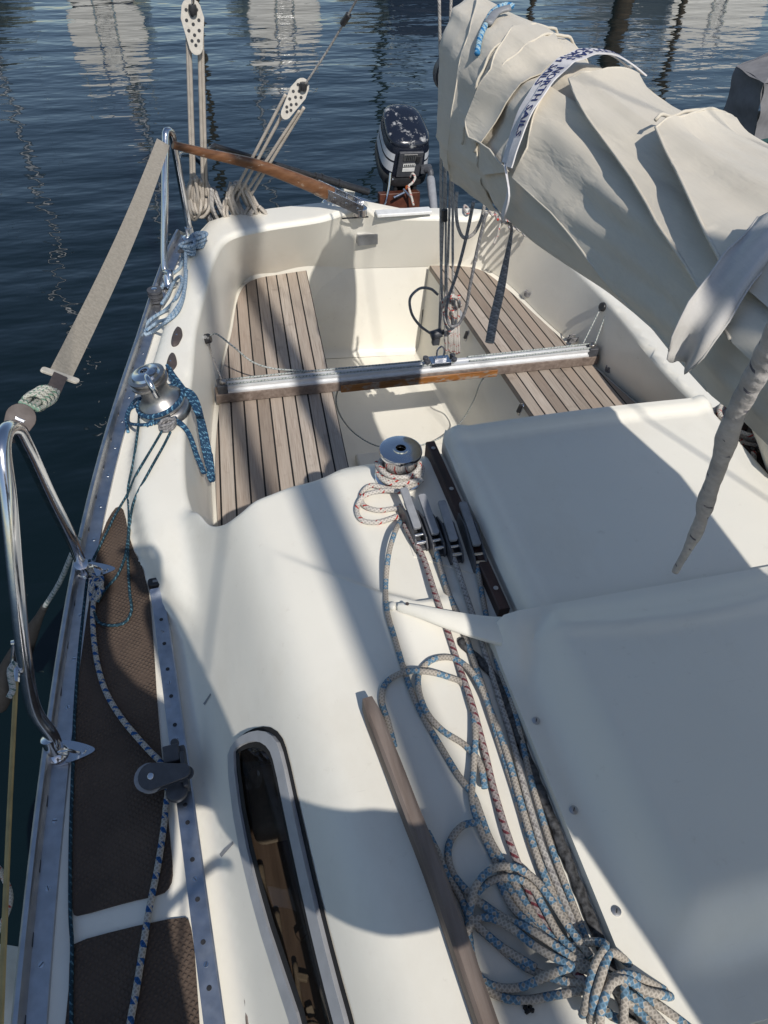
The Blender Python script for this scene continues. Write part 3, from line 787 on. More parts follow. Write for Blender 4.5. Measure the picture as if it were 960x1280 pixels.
lathe(mb, pv, [(.006, .016), (.006, .0185), (.003, .019)], FB, 12, 1)
mb.build('lead_block', [M['dkgrey'], M['steel']], car, bevel=.002)
mb = MB(); lathe(mb, pv + FB @ V3(.007, 0, 0), [(.012, -.008), (.026, -.008), (.021, -.002), (.021, .004), (.026, .009), (.012, .009)], FB, 28); mb.build('sheave', M['ltgrey'], car)

# ------------------------------------------------------------------ companionway hatch and its garage
HX0, HX1, HY0, HY1 = -.262, .365, .57, 1.172
def Hz(x, y):
    x = np.asarray(x, float); y = np.asarray(y, float)
    z = 1.372 + .008 * (1 - ((x - .058) / .33) ** 2)
    e = np.minimum(np.minimum(x - HX0, HX1 - x), HY1 - y)
    z = z - .026 * (1 - ss(0, .017, e)) ** 2
    rim = ss(.012, .030, e) * (1 - ss(.040, .075, HY1 - y)); z = z + .013 * ss(.016, .028, HY1 - y) * (1 - ss(.050, .066, HY1 - y))
    z = z + .007 * ss(.012, .024, np.minimum(x - HX0, HX1 - x)) * (1 - ss(.034, .052, np.minimum(x - HX0, HX1 - x)))
    return z
o = []
for cx, cy, a0 in ((HX1 - .035, HY1 - .035, 0), (HX0 + .035, HY1 - .035, 90)):
    for k in range(9): t = R(a0 + 90 * k / 8); o.append((cx + .035 * math.cos(t), cy + .035 * math.sin(t)))
o += [(HX0, HY0), (HX1, HY0)]
vv, fs = cdt_fill(dens(o, 3), [], .012); mb = MB(); skirted(mb, np.column_stack([vv, Hz(vv[:, 0], vv[:, 1])]), fs, lambda p: V3(p[0], p[1], 1.325))
mb.build('sliding_hatch', M['gel'], boat, angle=50)
for x0, x1, x2 in ((-.285, -.283, 0), (.40, .40, 0)):
    A = V3(x0, 1.155, Fs(x0, 1.12) + .012); B = V3(x1, .70, Fs(x1, .70) + .012); mb = MB(); C = np.array([A + (B - A) * t for t in np.linspace(0, 1, 20)])
    sweep(mb, C, [(-.010, -.03), (-.010, .009), (-.008, .011), (.008, .011), (.010, .009), (.010, -.03)])
    hr = mb.build('hatch_runner', M['railwood'], boat, angle=30)
    def one(mb, t): lathe(mb, A + (B - A) * t + V3(0, 0, .011), [(.0045, 0), (.0045, .001), (.002, .0013)], n=10)
    each('runner_screw', (.05, .33, .62, .9), M['alu'], hr, one)
GX0, GX1, GY0, GY1 = -.327, .348, .075, .662
def Gz(x, y):
    x = np.asarray(x, float); y = np.asarray(y, float); xm = (x - .01) / .335
    fl = 1.346 + 0 * x
    ex = np.minimum(x - GX0, GX1 - x)
    body = 1.346 + .066 * ss(.028, .105, ex) * ss(.045, .135, y - GY0)
    yr = .634 - .048 * (1 - np.clip(xm, -1, 1) ** 2)
    aftfall = ss(0, 1, (y - yr) / np.maximum(.02, GY1 - yr)); body = body - .020 * aftfall
    body = body + .0065 * np.exp(-((y - yr + .008) / .011) ** 2)
    # the body is full height right up to its aft edge
    lift = ss(.12, .0, GY1 - y); body = np.maximum(body, 1.346 + (.045 + .0) * lift * ss(-.005, .03, ex) + .0 * y)
    return body
vv, fs = cdt_fill(dens([(GX0, GY0), (GX1, GY0), (GX1, GY1), (GX0, GY1)], 30), [], .012)
mb = MB(); skirted(mb, np.column_stack([vv, Gz(vv[:, 0], vv[:, 1])]), fs, lambda p: V3(p[0], p[1], max(1.30, Gz(p[0], p[1]) - .03) if p[1] > GY1 - .01 else 1.31))
garage = mb.build('hatch_garage', M['gel'], boat, angle=50)
def one(mb, it):
    u, v = it; p = S(u, v, 0, Gz); p[0] = GX0 + .018; p[2] = float(Gz(p[0], p[1])) + .0005
    lathe(mb, p, [(.0062, 0), (.0062, .0012), (.0035, .002)], n=12); box(mb, p + V3(0, 0, .0022), (.0055, .0013, .0006), frame((0, 0, 1), (.5, .8, 0)), 1)
each('flange_screw', ((676, 900), (720, 1012), (775, 1138)), [M['alu'], M['black']], garage, one)
# dirty bead of sealant along the flange
C = []
for k, y in enumerate(np.linspace(.668, .0, 90)):
    x = GX0 - .010 + .0015 * noise.noise(Vector((0, y * 30, 3))) - .035 * ss(.55, .67, y) ** 2 * .9; C.append(V3(x, y, Fs(x, y) + .003))
mb = MB(); tube(mb, C, lambda t: .0078 + .0026 * noise.noise(Vector((t * 40, 0, 0))), 8, raw=True, flat=.8); mb.build('sealant_bead', M['caulk'], garage, angle=180)
# the swept lip that bridges over the control lines
st = [((494, 751), (493, 759), .013), ((512, 753), (511, 763), .018), ((535, 756), (532, 771), .027), ((560, 761), (556, 781), .034), ((590, 765), (584, 791), .039), ((615, 768), (609, 799), .042), ((640, 768), (636, 806), .044), ((660, 768), (656, 806), .046)]
vs = []; fs = []
for a_, b_, h in st:
    pa = S(*a_, h); pb = S(*b_, h); pa[2] = Fs(pa[0], pa[1]) + h; pb[2] = Fs(pb[0], pb[1]) + h - .006; md = (pa + pb) / 2 + V3(0, 0, .006)
    th = .010 + .0 * h
    vs += [pa, md, pb, pb - V3(0, 0, th), md - V3(0, 0, th + .004), pa - V3(0, 0, th)]
for k in range(len(st) - 1):
    for j in range(6): fs.append((k * 6 + j, k * 6 + 6 + j, k * 6 + 6 + (j + 1) % 6, k * 6 + (j + 1) % 6))
fs.append((0, 1, 2, 3, 4, 5)); fs.append(tuple((len(st) - 1) * 6 + j for j in (5, 4, 3, 2, 1, 0)))
mb = MB(); mb.add(vs, fs); p0 = S(494, 755, .006); lathe(mb, p0 + V3(-.004, 0, -.012), [(.010, 0), (.009, .010), (.004, .014)], n=12)
lip = mb.build('spray_lip', M['gel'], boat, angle=60, sub=1)
mb = MB(); lathe(mb, S(509, 755, .022), [(.0032, 0), (.0032, .0015)], n=10); mb.build('lip_screw', M['brownpl'], lip)
# ------------------------------------------------------------------ winches
def roof_winch(base, topz, mirror=False):
    mb = MB(); h = topz - base[2]
    lathe(mb, base, [(.050, -.01), (.050, .006), (.046, .010), (.038, .013)], n=32); wn_ = mb.build('winch', M['steel'], boat)
    mb = MB(); lathe(mb, base, [(.036, .013), (.034, .02), (.0325, h * .5), (.034, h * .72), (.037, h - .014)], n=36); mb.build('drum', M['steel'], wn_)
    mb = MB(); lathe(mb, base, [(.036, h - .014), (.0425, h - .011), (.0435, h - .006), (.0425, h - .001), (.040, h), (.0165, h), (.0155, h + .0025), (.0105, h + .0025), (.0095, h - .004)], n=40)
    lathe(mb, base, [(.0095, h - .004), (.0095, h - .022), (.001, h - .022)], n=16, mi=1); mb.build('drum_cap', [M['steel'], M['black']], wn_)
    return wn_
wt = pz(501, 561, 1.398); wb = V3(wt[0], wt[1], Fs(wt[0], wt[1]))
roof_winch(wb, 1.398)
wbr = V3(.437, 1.085, Fs(.437, 1.085)); roof_winch(wbr, 1.385)
# primary winch, leaning outboard on the coaming
pb_ = S(207, 512, 0); tz = pz(182, 468, 1.205); axw = unit(tz - pb_); FW = frame(axw, (1, 0, 0)); hW = np.linalg.norm(tz - pb_)
mb = MB(); lathe(mb, pb_, [(.070, -.012), (.070, .004), (.066, .010), (.060, .014), (.060, .020)], FW, 36); w2 = mb.build('winch', M['anod'], boat); w2['label'] = 'grey winch leaning outboard with blue rope round it'
mb = MB(); lathe(mb, pb_, [(.062, .018), (.066, .024), (.064, .032), (.056, .040), (.045, .050), (.040, .062), (.038, hW * .7), (.040, hW - .030)], FW, 40); mb.build('drum', M['anod'], w2)
mb = MB(); lathe(mb, pb_, [(.034, hW - .032), (.048, hW - .030), (.052, hW - .024), (.052, hW - .018), (.043, hW - .015), (.043, hW - .011), (.050, hW - .008), (.050, hW - .002), (.040, hW)], FW, 40); mb.build('tailing_jaw', M['anod'], w2)
mb = MB(); lathe(mb, pb_, [(.040, hW - .001), (.036, hW + .006), (.018, hW + .010), (.016, hW + .012), (.010, hW + .012), (.009, hW)], FW, 30); mb.build('drum_cap', M['steel'], w2)
mb = MB(); d_ = unit(FW.T @ V3(.25, -1, 0)); d_ = unit(FW @ V3(d_[0], d_[1], 0)); q0 = pb_ + axw * (hW + .002)
tube(mb, [q0 + d_ * .012, q0 + d_ * .042 + axw * .004, q0 + d_ * .058 - axw * .014, q0 + d_ * .056 - axw * .040], .0085, 10, flat=1.0); mb.build('feeder_arm', M['steel'], w2)

# rope clutches
def clutch(front, back, tilt, name_label, open_=True):
    d = unit(np.asarray(front) - back); F_ = frame((0, 0, 1), d); F_ = np.stack([d, np.cross((0, 0, 1), d), V3(0, 0, 1)], 1); c = (np.asarray(front) + back) / 2; L = np.linalg.norm(np.asarray(front) - back)
    mb = MB(); side = [(-L / 2, 0), (L / 2, 0), (L / 2 + .004, .012), (L / 2 - .010, .030), (-L * .15, .040), (-L / 2, .026)]
    FS = np.stack([F_[:, 0], F_[:, 2], -F_[:, 1]], 1)
    for s in (-1, 1): prism(mb, side, FS, c + F_ @ V3(0, s * .0105, 0), -.002, .002)
    box(mb, c + F_ @ V3(0, 0, .004), (L * .96, .021, .008), F_); o = mb.build('rope_clutch', M['dkgrey'], boat, bevel=.0015)
    if name_label: o['label'] = name_label
    mb = MB()
    for t, z in ((L / 2 - .008, .020), (L / 2 - .024, .024)): cyl(mb, c + F_ @ V3(t, -.011, z), c + F_ @ V3(t, .011, z), .0038, 10)
    mb.build('pin', M['steel'], o)
    mb = MB(); a0 = c + F_ @ V3(L * .22, 0, .034); a1 = c + F_ @ V3(-L * .62, 0, .052 if open_ else .036)
    hd = unit(a1 - a0); FH = np.stack([hd, F_[:, 1], np.cross(hd, F_[:, 1])], 1); LH = np.linalg.norm(a1 - a0)
    prism(mb, rrect(LH, .0155, .004), FH, (a0 + a1) / 2, -.0035, .0035); box(mb, a0 + FH @ V3(.018, 0, .0042), (.018, .007, .002), FH, 1)
    mb.build('handle', [M['ltgrey'] if open_ else M['grey'], M['black']], o, bevel=.001)
for (f, b) in (((527, 691), (505, 640)), ((549, 698), (527, 648)), ((571, 706), (551, 656))):
    clutch(S(*f, 0), S(*b, 0), 0, None)
clutch(S(600, 716, 0), S(578, 652, 0), 0, 'rope clutch with its flat handle closed beside the hatch runner', False)
# base pad under the clutches
mb = MB(); pdd = [S(496, 633, .002), S(588, 655, .002), S(610, 722, .002), S(517, 695, .002)]; 
mb.add(pdd + [p - V3(0, 0, .006) for p in pdd], [(3, 2, 1, 0), (0, 1, 5, 4), (1, 2, 6, 5), (2, 3, 7, 6), (3, 0, 4, 7)]); mb.build('clutch_pad', M['gel'], boat, smooth=False)

# ------------------------------------------------------------------ mainsheet traveller across the cockpit
TL_ = pz(272, 484, .845); TR_ = pz(744, 437, .845); td = unit(TR_ - TL_); TL_[2] = TR_[2] = .845; td = unit(TR_ - TL_); FT = np.stack([td, np.cross((0, 0, 1), td), V3(0, 0, 1)], 1)
LT = np.linalg.norm(TR_ - TL_); tc_ = (TL_ + TR_) / 2
mb = MB(); box(mb, tc_ + FT @ V3(0, -.001, -.032), (LT + .02, .052, .036), FT); beam = mb.build('traveller_beam', M['oldteak'], boat, bevel=.003)
mid = tc_ + FT @ V3((.015), -.004, -.040); mb = MB(); box(mb, mid, (.585, .054, .030), FT); mb.build('varnished_face', M['beam'], beam, bevel=.003)
mb = MB(); prof = [(-.022, -.014), (-.022, -.008), (-.012, -.006), (-.012, .002), (-.017, .005), (-.017, .010), (-.006, .010), (-.006, .006), (.006, .006), (.006, .010), (.017, .010), (.017, .005), (.012, .002), (.012, -.006), (.022, -.008), (.022, -.014)]
sweep(mb, np.array([TL_ + td * t * LT for t in np.linspace(.0, 1, 24)]), prof); tk = mb.build('traveller_track', M['aluw'], boat, angle=25)
for s, P_ in ((1, TL_), (-1, TR_)):
    mb = MB(); box(mb, P_ + td * s * .016 + V3(0, 0, .001), (.034, .048, .034), FT); lathe(mb, P_ + td * s * .02 + FT @ V3(0, -.006, .018), [(.011, 0), (.012, .006), (.011, .012), (.004, .014)], I3, 14, 1)
    mb.build('end_stop', [M['dkgrey'], M['anod']], tk, bevel=.003)
cp = pz(553, 456, .868); cq = TL_ + td * np.dot(cp - TL_, td); cq[2] = .862
mb = MB(); box(mb, cq, (.075, .050, .016), FT); box(mb, cq + V3(0, 0, .012), (.045, .022, .012), FT)
for sx in (-.05, .05):
    for sy in (-.012, .012): lathe(mb, cq + FT @ V3(sx, sy, .010), [(.010, -.006), (.010, .006), (.004, .007)], I3, 14, 1)
tcar = mb.build('traveller_car', [M['steel'], M['dkgrey']], boat, bevel=.002)
mb = MB()
for s in (-1, 1): tube(mb, [cq + FT @ V3(s * .012, 0, .012), cq + FT @ V3(s * .012, 0, .05), cq + FT @ V3(0, 0, .062)], .0035, 8)
mb.build('shackle', M['steel'], tcar)

# fairleads for the traveller lines, moulded pads, blocks, cleats
def fairlead(p, axis, lab):
    FX = frame(axis); mb = MB(); lathe(mb, p, [(.013, -.006), (.0165, 0), (.0165, .016), (.013, .021), (.006, .021)], FX, 20); cyl(mb, p + FX @ V3(.018, 0, .008), p + FX @ V3(-.018, 0, .008), .006, 10, 1)
    o = mb.build('fairlead', [M['black'], M['steel']], boat); o['label'] = lab
FLp = pz(256, 424, .995); fairlead(FLp, (1, -.2, .25), 'black fairlead in the coaming wall beside the blue rope')
FRp = pz(756, 384, .985); fairlead(FRp, (-1, -.3, .4), 'black fairlead under the furled sail')
fairlead(FRp + V3(.035, -.01, .0), (-.6, -.8, .3), 'second black fairlead ring under the furled sail')
for px_ in ([(219, 411), (226, 409), (229, 419), (226, 426), (222, 433), (214, 434), (214, 424)], [(212, 443), (218, 441), (222, 453), (220, 460), (210, 469), (207, 466), (208, 455)]):
    poly = polyS(px_); P_ = chaikin(poly, 2); vv, fs = cdt_fill(P_, [], .006); dd = np.minimum(polydist(P_, vv) / .010, 1); mb = MB()
    skirted(mb, np.column_stack([vv, F(vv[:, 0], vv[:, 1]) + .003 + .008 * np.sqrt(dd)]), fs, lambda p: np.asarray(p) - V3(0, 0, .012)); o = mb.build('jam_cleat', M['brownpl'], boat, angle=180)
    mb = MB(); q = V3(*P_.mean(0), 0); q[2] = Fs(q[0], q[1]) + .011; lathe(mb, q, [(.003, 0), (.003, .0008)], n=10); mb.build('cleat_screw', M['steel'], o)
# stacked turning block with a stainless eye
bp = S(196, 378, 0); mb = MB()
for k, (r_, z) in enumerate(((.026, .008), (.022, .018), (.026, .026), (.022, .034), (.026, .042))): lathe(mb, bp, [(r_, z), (r_, z + .008)], n=24)
lathe(mb, bp, [(.010, .05), (.010, .054), (.005, .055)], n=14, mi=1); blk = mb.build('turning_block', [M['dkgrey'], M['steel']], boat)
# stern cleat
def horn_cleat(c, d, L, mat, lab=None):
    d = unit(d); mb = MB(); tube(mb, [c - d * L / 2 + V3(0, 0, .034), c - d * L * .22 + V3(0, 0, .026), c + V3(0, 0, .024), c + d * L * .22 + V3(0, 0, .026), c + d * L / 2 + V3(0, 0, .034)], lambda t: .0095 - .010 * (t - .5) ** 2, 9)
    for s in (-1, 1): cyl(mb, c + d * s * L * .16, c + d * s * L * .13 + V3(0, 0, .026), .012, 12, 0, .009)
    o = mb.build('horn_cleat', mat, boat)
    if lab: o['label'] = lab
cl = S(240, 316, 0); horn_cleat(cl, (.4, .5, 0), .14, M['dkgrey'])

# stainless gate frame, stern rail, all on footplates
def rail_foot(p, lean, lab=None):
    mb = MB(); d = unit(V3(1, -.12, 0)); FP = np.stack([d, np.cross((0, 0, 1), d), V3(0, 0, 1)], 1)
    o = [(.040 * math.cos(t) * 1 + (0.020 if math.cos(t) > 0 else 0) * math.cos(t), .026 * math.sin(t) * (1 if math.cos(t) < 0 else (1 - .45 * math.cos(t)))) for t in np.linspace(0, 2 * math.pi, 28, endpoint=False)]
    prism(mb, o, FP, p + V3(.012, 0, .001), 0, .006); lathe(mb, p + V3(0, 0, .005), [(.024, 0), (.021, .006), (.0165, .010), (.0155, .045), (.0142, .046)], frame(lean), 20)
    lathe(mb, p + FP @ V3(.050, 0, .007), [(.006, 0), (.005, .003)], n=10); tube(mb, [p + FP @ V3(.012, -.01, .03), p + FP @ V3(.030, -.012, .036), p + FP @ V3(.042, -.004, .010)], .0035, 8)
    return mb
b1 = S(72, 944, .006); b1[2] = Fs(b1[0], b1[1]) + .006; b2 = S(106, 716, .006)
tp_ = V3(-1.045, 1.06, 1.575)
pts = [b1, py(66, 922, b1[1] + .012), py(44, 890, .835), py(30, 820, .865), py(20, 730, .905), py(10, 620, .965), py(3, 556, 1.015), py(8, 538, 1.045), py(20, 536, 1.075), py(32, 556, 1.095), py(60, 616, 1.155), py(88, 672, 1.21), b2 + V3(0, .0, .045), b2]
mb = MB(); tube(mb, pts, .0132, 16, .012); gate = mb.build('gate_frame', M['steel'], boat, angle=180)
for bb, q in ((b1, pts[2]), (b2, pts[-3])): rail_foot(bb, q - bb).build('footplate', M['steel'], gate)
s1 = S(211, 358, .006); s2 = S(238, 297, .006)
pt = [s1, s1 + V3(.012, .015, .045), py(207, 340, 2.62), py(206, 250, 2.70), py(207, 185, 2.765), py(208, 164, 2.79), py(214, 166, 2.81), py(219, 190, 2.83), py(230, 250, 2.90), s2 + V3(0, 0, .05), s2]
mb = MB(); tube(mb, pt, .0125, 14, .012); srail = mb.build('stern_rail', M['steel'], boat, angle=180)
for bb, q in ((s1, pt[2]), (s2, pt[-3])):
    mb = MB(); lathe(mb, bb - V3(0, 0, .004), [(.032, 0), (.032, .005), (.020, .008), (.0165, .014), (.0155, .045)], frame((q - bb) * V3(.4, .4, 1)), 20); mb.build('footplate', M['steel'], srail)
mb = MB(); tube(mb, [py(222, 196, 2.84), py(226, 193, 2.95), py(242, 196, 3.12), py(256, 212, 3.2), py(258, 240, 3.22)], .010, 10); mb.build('lower_bar', M['steel'], srail)
mb = MB(); tube(mb, [pz(404, 262, .98) + V3(0, .04, 0), py(408, 252, 3.22), py(425, 247, 3.27), py(446, 249, 3.27), py(468, 257, 3.22), pz(470, 264, .98) + V3(0, .04, 0)], .012, 12); mb.build('boarding_handle', M['steel'], boat)

# cockpit details: maker's plate, pad on the transom, locker catches, lashing eyes, drain, cabin scuffs
def on_wall(u, v, y): return py(u, v, y)
ya = [p for p in TR][4][1]
pp = [py(447, 294, 2.985), py(472, 292, 2.985), py(472, 305, 2.985), py(447, 307, 2.985)]
mb = MB(); nn = V3(0, -.004, .001); mb.add([p + nn for p in pp] + [p + V3(0, .03, 0) for p in pp], [(0, 1, 2, 3), (0, 4, 5, 1), (1, 5, 6, 2), (2, 6, 7, 3), (3, 7, 4, 0)][::1]); 
mp_ = mb.build('maker_plate', M['alu'], boat, smooth=False)
mb = MB(); cpad = (pz(478, 262, 1.062) + pz(530, 268, 1.062)) / 2; box(mb, cpad + V3(0, -.006, .002), (.235, .050, .014)); mb.build('transom_pad', M['white'], boat, bevel=.004, seg=3)
mb = MB(); qq = pz(444, 272, 1.062); box(mb, qq, (.11, .007, .004)); mb.build('transom_slot', M['black'], boat)
for u, v, y in ((651, 512, 2.0), (584, 420, 2.45)):
    k = (y - wellR[0][1]) / (wellR[1][1] - wellR[0][1]); xw = wellR[0][0] + (wellR[1][0] - wellR[0][0]) * k - .02; p = pxx(u, v, xw)
    mb = MB(); FXX = frame((-1, 0, .25), (0, 1, 0)); prism(mb, rrect(.022, .05, .010), FXX, p, 0, .004); box(mb, p + FXX @ V3(0, -.004, .008), (.010, .032, .009), FXX, 1); mb.build('locker_catch', [M['steel'], M['black']], boat, bevel=.001)
for u, v in ((662, 368), (716, 425), (764, 462)):
    p = pz(u, v, ZS + .02); mb = MB()
    for k in range(5): tube(mb, [p + V3(.022 * math.cos(t + k), .022 * math.sin(t + k) * .7, .006 + .010 * math.sin(t * 2 + k)) for t in np.linspace(0, 5, 9)], .0028, 6)
    tagit(mb.build('lashing_cord', M['r_dark']), {662: 'small dark cord lashing on the far end of the right seat', 716: 'small dark cord lashing beside the traveller end', 764: 'small dark cord lashing near the hatch end of the right seat'}[u], 'lashing', 'cord lashings along the right seat')
for px_ in ([(254, 880), (263, 867), (264, 869), (256, 882)], [(274, 1068), (291, 1052), (292, 1055), (277, 1072)]):
    P_ = np.array(polyS(px_)); mb = MB(); vv, fs = cdt_fill(P_, [], .05, None, .45, np.zeros((0, 2))); mb.add(np.column_stack([vv, F(vv[:, 0], vv[:, 1]) + .0015]), fs); mb.build('scuff_mark', M['grey'], boat, smooth=False)
p = S(664, 1258, 0); p = S(662, 1257, .004); mb = MB(); 
for k in range(9): lathe(mb, p + V3(random.uniform(-.006, .006), random.uniform(-.006, .006), 0), [(0.0028, -.003), (.002, .003), (0, .004)], n=6)
mb.build('broken_fitting', M['rubber'], boat)

# tiller held up on the stern rail, rudder head
ta = pz(450, 259, 1.10); tb = py(216, 181, 2.80)
cpt = [tb, py(260, 192, 2.83), py(320, 206, 2.87), py(380, 228, 2.92), py(413, 242, 2.955)]
C = spline(cpt, .02); n = len(C); mb = MB(); vs = []; fs = []
for k in range(n):
    t = k / (n - 1); wd = .0125 + .0095 * t; hh = .0125 + .016 * t
    T_ = C[min(k + 1, n - 1)] - C[max(k - 1, 0)]; T_ = unit(T_); s_ = unit(np.cross(T_, (0, 0, 1))); u_ = np.cross(s_, T_)
    for a in np.linspace(0, 2 * math.pi, 12, endpoint=False):
        ca, sa = math.cos(a), math.sin(a); vs.append(C[k] + s_ * wd * np.sign(ca) * abs(ca) ** .6 + u_ * hh * np.sign(sa) * abs(sa) ** .6)
for k in range(n - 1):
    for j in range(12): fs.append((k * 12 + j, k * 12 + (j + 1) % 12, k * 12 + 12 + (j + 1) % 12, k * 12 + 12 + j))
fs += [tuple(range(11, -1, -1)), tuple((n - 1) * 12 + j for j in range(12))]; mb.add(vs, fs)
til = mb.build('tiller', M['tiller'], boat, angle=60)
d_ = unit(ta - cpt[-1]); mb = MB(); FTI = np.stack([d_, unit(np.cross((0, 0, 1), d_)), np.cross(d_, unit(np.cross((0, 0, 1), d_)))], 1)
for s in (-1, 1): box(mb, cpt[-1] + d_ * .02 + FTI @ V3(.02, s * .027, 0), (.20, .004, .042), FTI)
for t in (-.05, .0, .05, .10): cyl(mb, cpt[-1] + d_ * (.02 + t) + FTI @ V3(0, -.032, 0), cpt[-1] + d_ * (.02 + t) + FTI @ V3(0, .032, 0), .006, 10)
lathe(mb, ta + V3(0, 0, -.03), [(.030, 0), (.030, .028), (.022, .034), (.010, .036)], n=20); mb.build('tiller_fitting', M['steel'], til, bevel=.001)
mb = MB(); e0 = py(268, 182, 2.93); e1 = py(460, 240, 3.10); tube(mb, [e0, e1], .0095, 10); tube(mb, [e0 + (e1 - e0) * .62, e1], .0145, 12)
for t in (.66, .78): cyl(mb, e0 + (e1 - e0) * t, e0 + (e1 - e0) * (t + .012), .0175, 12)
tube(mb, [e0, py(262, 186, 2.9), cpt[1] + V3(0, 0, .01)], .008, 8); mb.build('tiller_extension', M['black'], til)
mb = MB(); box(mb, (ta[0] + .0, 3.17, .72), (.05, .06, .75)); mb.build('rudder_stock', M['gel'], boat, bevel=.008)
tagit(til, 'varnished wooden tiller with a black extension alongside')

# seat hidden bulkhead: companionway opening closed by washboards
mb = MB(); box(mb, (.0, 1.262, .70), (.56, .02, .72)); mb.build('washboard', M['oldteak'], boat, bevel=.003)
# sail track foot and halyard organiser stay out of sight; the mast stands forward of the camera
mast = thing('mast', 'silver aluminium mast standing on the coachroof', 'mast', (0, -.78, 1.3))
mb = MB(); lathe(mb, (0, -.78, 1.27), [(.058, 0), (.058, 9.0), (.03, 9.4)], I3, 24, 0, .78, 1.15); mb.build('mast_tube', M['alu'], mast, angle=60)
mb = MB(); box(mb, (0, -.78, 1.29), (.17, .22, .03)); mb.build('mast_foot', M['alu'], mast, bevel=.006)
for s in (-1, 1):
    for yb, zt in ((-.62, 4.7), (-1.0, 8.9)):
        mb = MB(); cyl(mb, (s * 1.03, yb, .98), (s * .06, -.78, zt), .0035, 6); mb.build('shroud', M['steel'], mast)
boom = thing('boom', 'aluminium boom under the furled mainsail', 'boom', (0, .6, 1.70))
mb = MB(); cyl(mb, (0, -.72, 1.80), (0, 2.08, 1.80), .045, 18); mb.build('boom_tube', M['alu'], boom, angle=60)
mb = MB(); lathe(mb, (0, 2.06, 1.80), [(.049, 0), (.049, .03), (.03, .045)], frame((0, 1, 0)), 18); mb.build('end_fitting', M['dkgrey'], boom)
# ------------------------------------------------------------------ furled mainsail
BY = np.array([-.62, -.2, .3, .7, .85, 1.0, 1.15, 1.3, 1.5, 1.7, 1.9, 2.02, 2.06]); 
BZ = np.array([2.02, 2.0, 1.995, 1.925, 1.896, 1.874, 1.861, 1.847, 1.834, 1.826, 1.811, 1.801, 1.80])
BB = np.array([.24, .18, .105, .097, .113, .126, .140, .153, .170, .180, .186, .190, .185])
BA = np.array([.16, .255, .262, .172, .15, .14, .145, .15, .148, .138, .125, .108, .10])
def bundle(y, ph, off=0.0, wr=1.0):
    zc = np.interp(y, BY, BZ); b = np.interp(y, BY, BB); a = np.interp(y, BY, BA)
    # long pleats along the boom plus puckers
    n1 = noise.noise(Vector((math.cos(ph) * 1.7, y * .9, math.sin(ph) * 1.7))) * .016
    n2 = noise.noise(Vector((math.cos(ph) * 4.5, y * 2.6 + 5, math.sin(ph) * 4.5))) * .008
    n3 = -abs(noise.noise(Vector((math.cos(ph) * 2.6 + 4, y * 1.1 + 9, math.sin(ph) * 2.6)))) * .020
    k = wr * (n1 + n2 + n3) + off
    # tie pinches
    k -= .012 * math.exp(-((y - 1.43) / .05) ** 2) * wr
    x = (a + k) * math.cos(ph); dz = (b + k) * math.sin(ph); e = float(ss(1.45, 2.0, y))
    return V3(x, y + e * (.60 * x - .30 * min(dz, 0) + .5 * max(dz, 0) - .12), zc + dz - .02 * e * (1 if dz < 0 else 0))
sail = thing('furled_sail', 'off white mainsail flaked and furled along the boom', 'sail', (0, .7, 1.65))
NY, NP = 130, 96
mb = MB(); vs = []; fs = []; ysb = np.concatenate([np.linspace(-.62, 2.02, NY)])
for y in ysb:
    for j in range(NP): vs.append(bundle(y, 2 * math.pi * j / NP))
for k, (dy, sc) in enumerate(((.016, .93), (.022, .80), (.008, .62), (-.02, .4), (-.05, .1))):
    for j in range(NP):
        p = bundle(2.02, 2 * math.pi * j / NP); c = V3(0, 1.95, np.interp(2.02, BY, BZ)); q = c + (p - c) * sc; q[1] += dy + .01 * math.sin(3 * 2 * math.pi * j / NP + k); vs.append(q)
m = len(vs) // NP
for i in range(m - 1):
    for j in range(NP): fs.append((i * NP + j, i * NP + (j + 1) % NP, (i + 1) * NP + (j + 1) % NP, (i + 1) * NP + j))
fs = [f[::-1] for f in fs]; mb.add(vs, fs)
sb = mb.build('sail_bundle', M['sail'], sail, angle=180)
BVH = BVHTree.FromPolygons([Vector(p) for p in vs], fs)
def onbundle(u, v):
    r = Vector(ray(u, v)).normalized(); h = BVH.ray_cast(Vector(CP), r)
    if h[0] is None:
        # nearest grazing point
        best = None
        for t in np.linspace(.5, 4, 120):
            p = Vector(CP) + r * t; q = BVH.find_nearest(p)
            if best is None or q[3] < best[1]: best = (q[0], q[3])
        p = best[0]
    else: p = h[0]
    y = p.y; zc = np.interp(y, BY, BZ); b = np.interp(y, BY, BB); a = np.interp(y, BY, BA)
    ph = math.atan2((p.z - zc) / b, p.x / a); 
    if ph < -math.pi / 2: ph += 2 * math.pi
    return y, ph
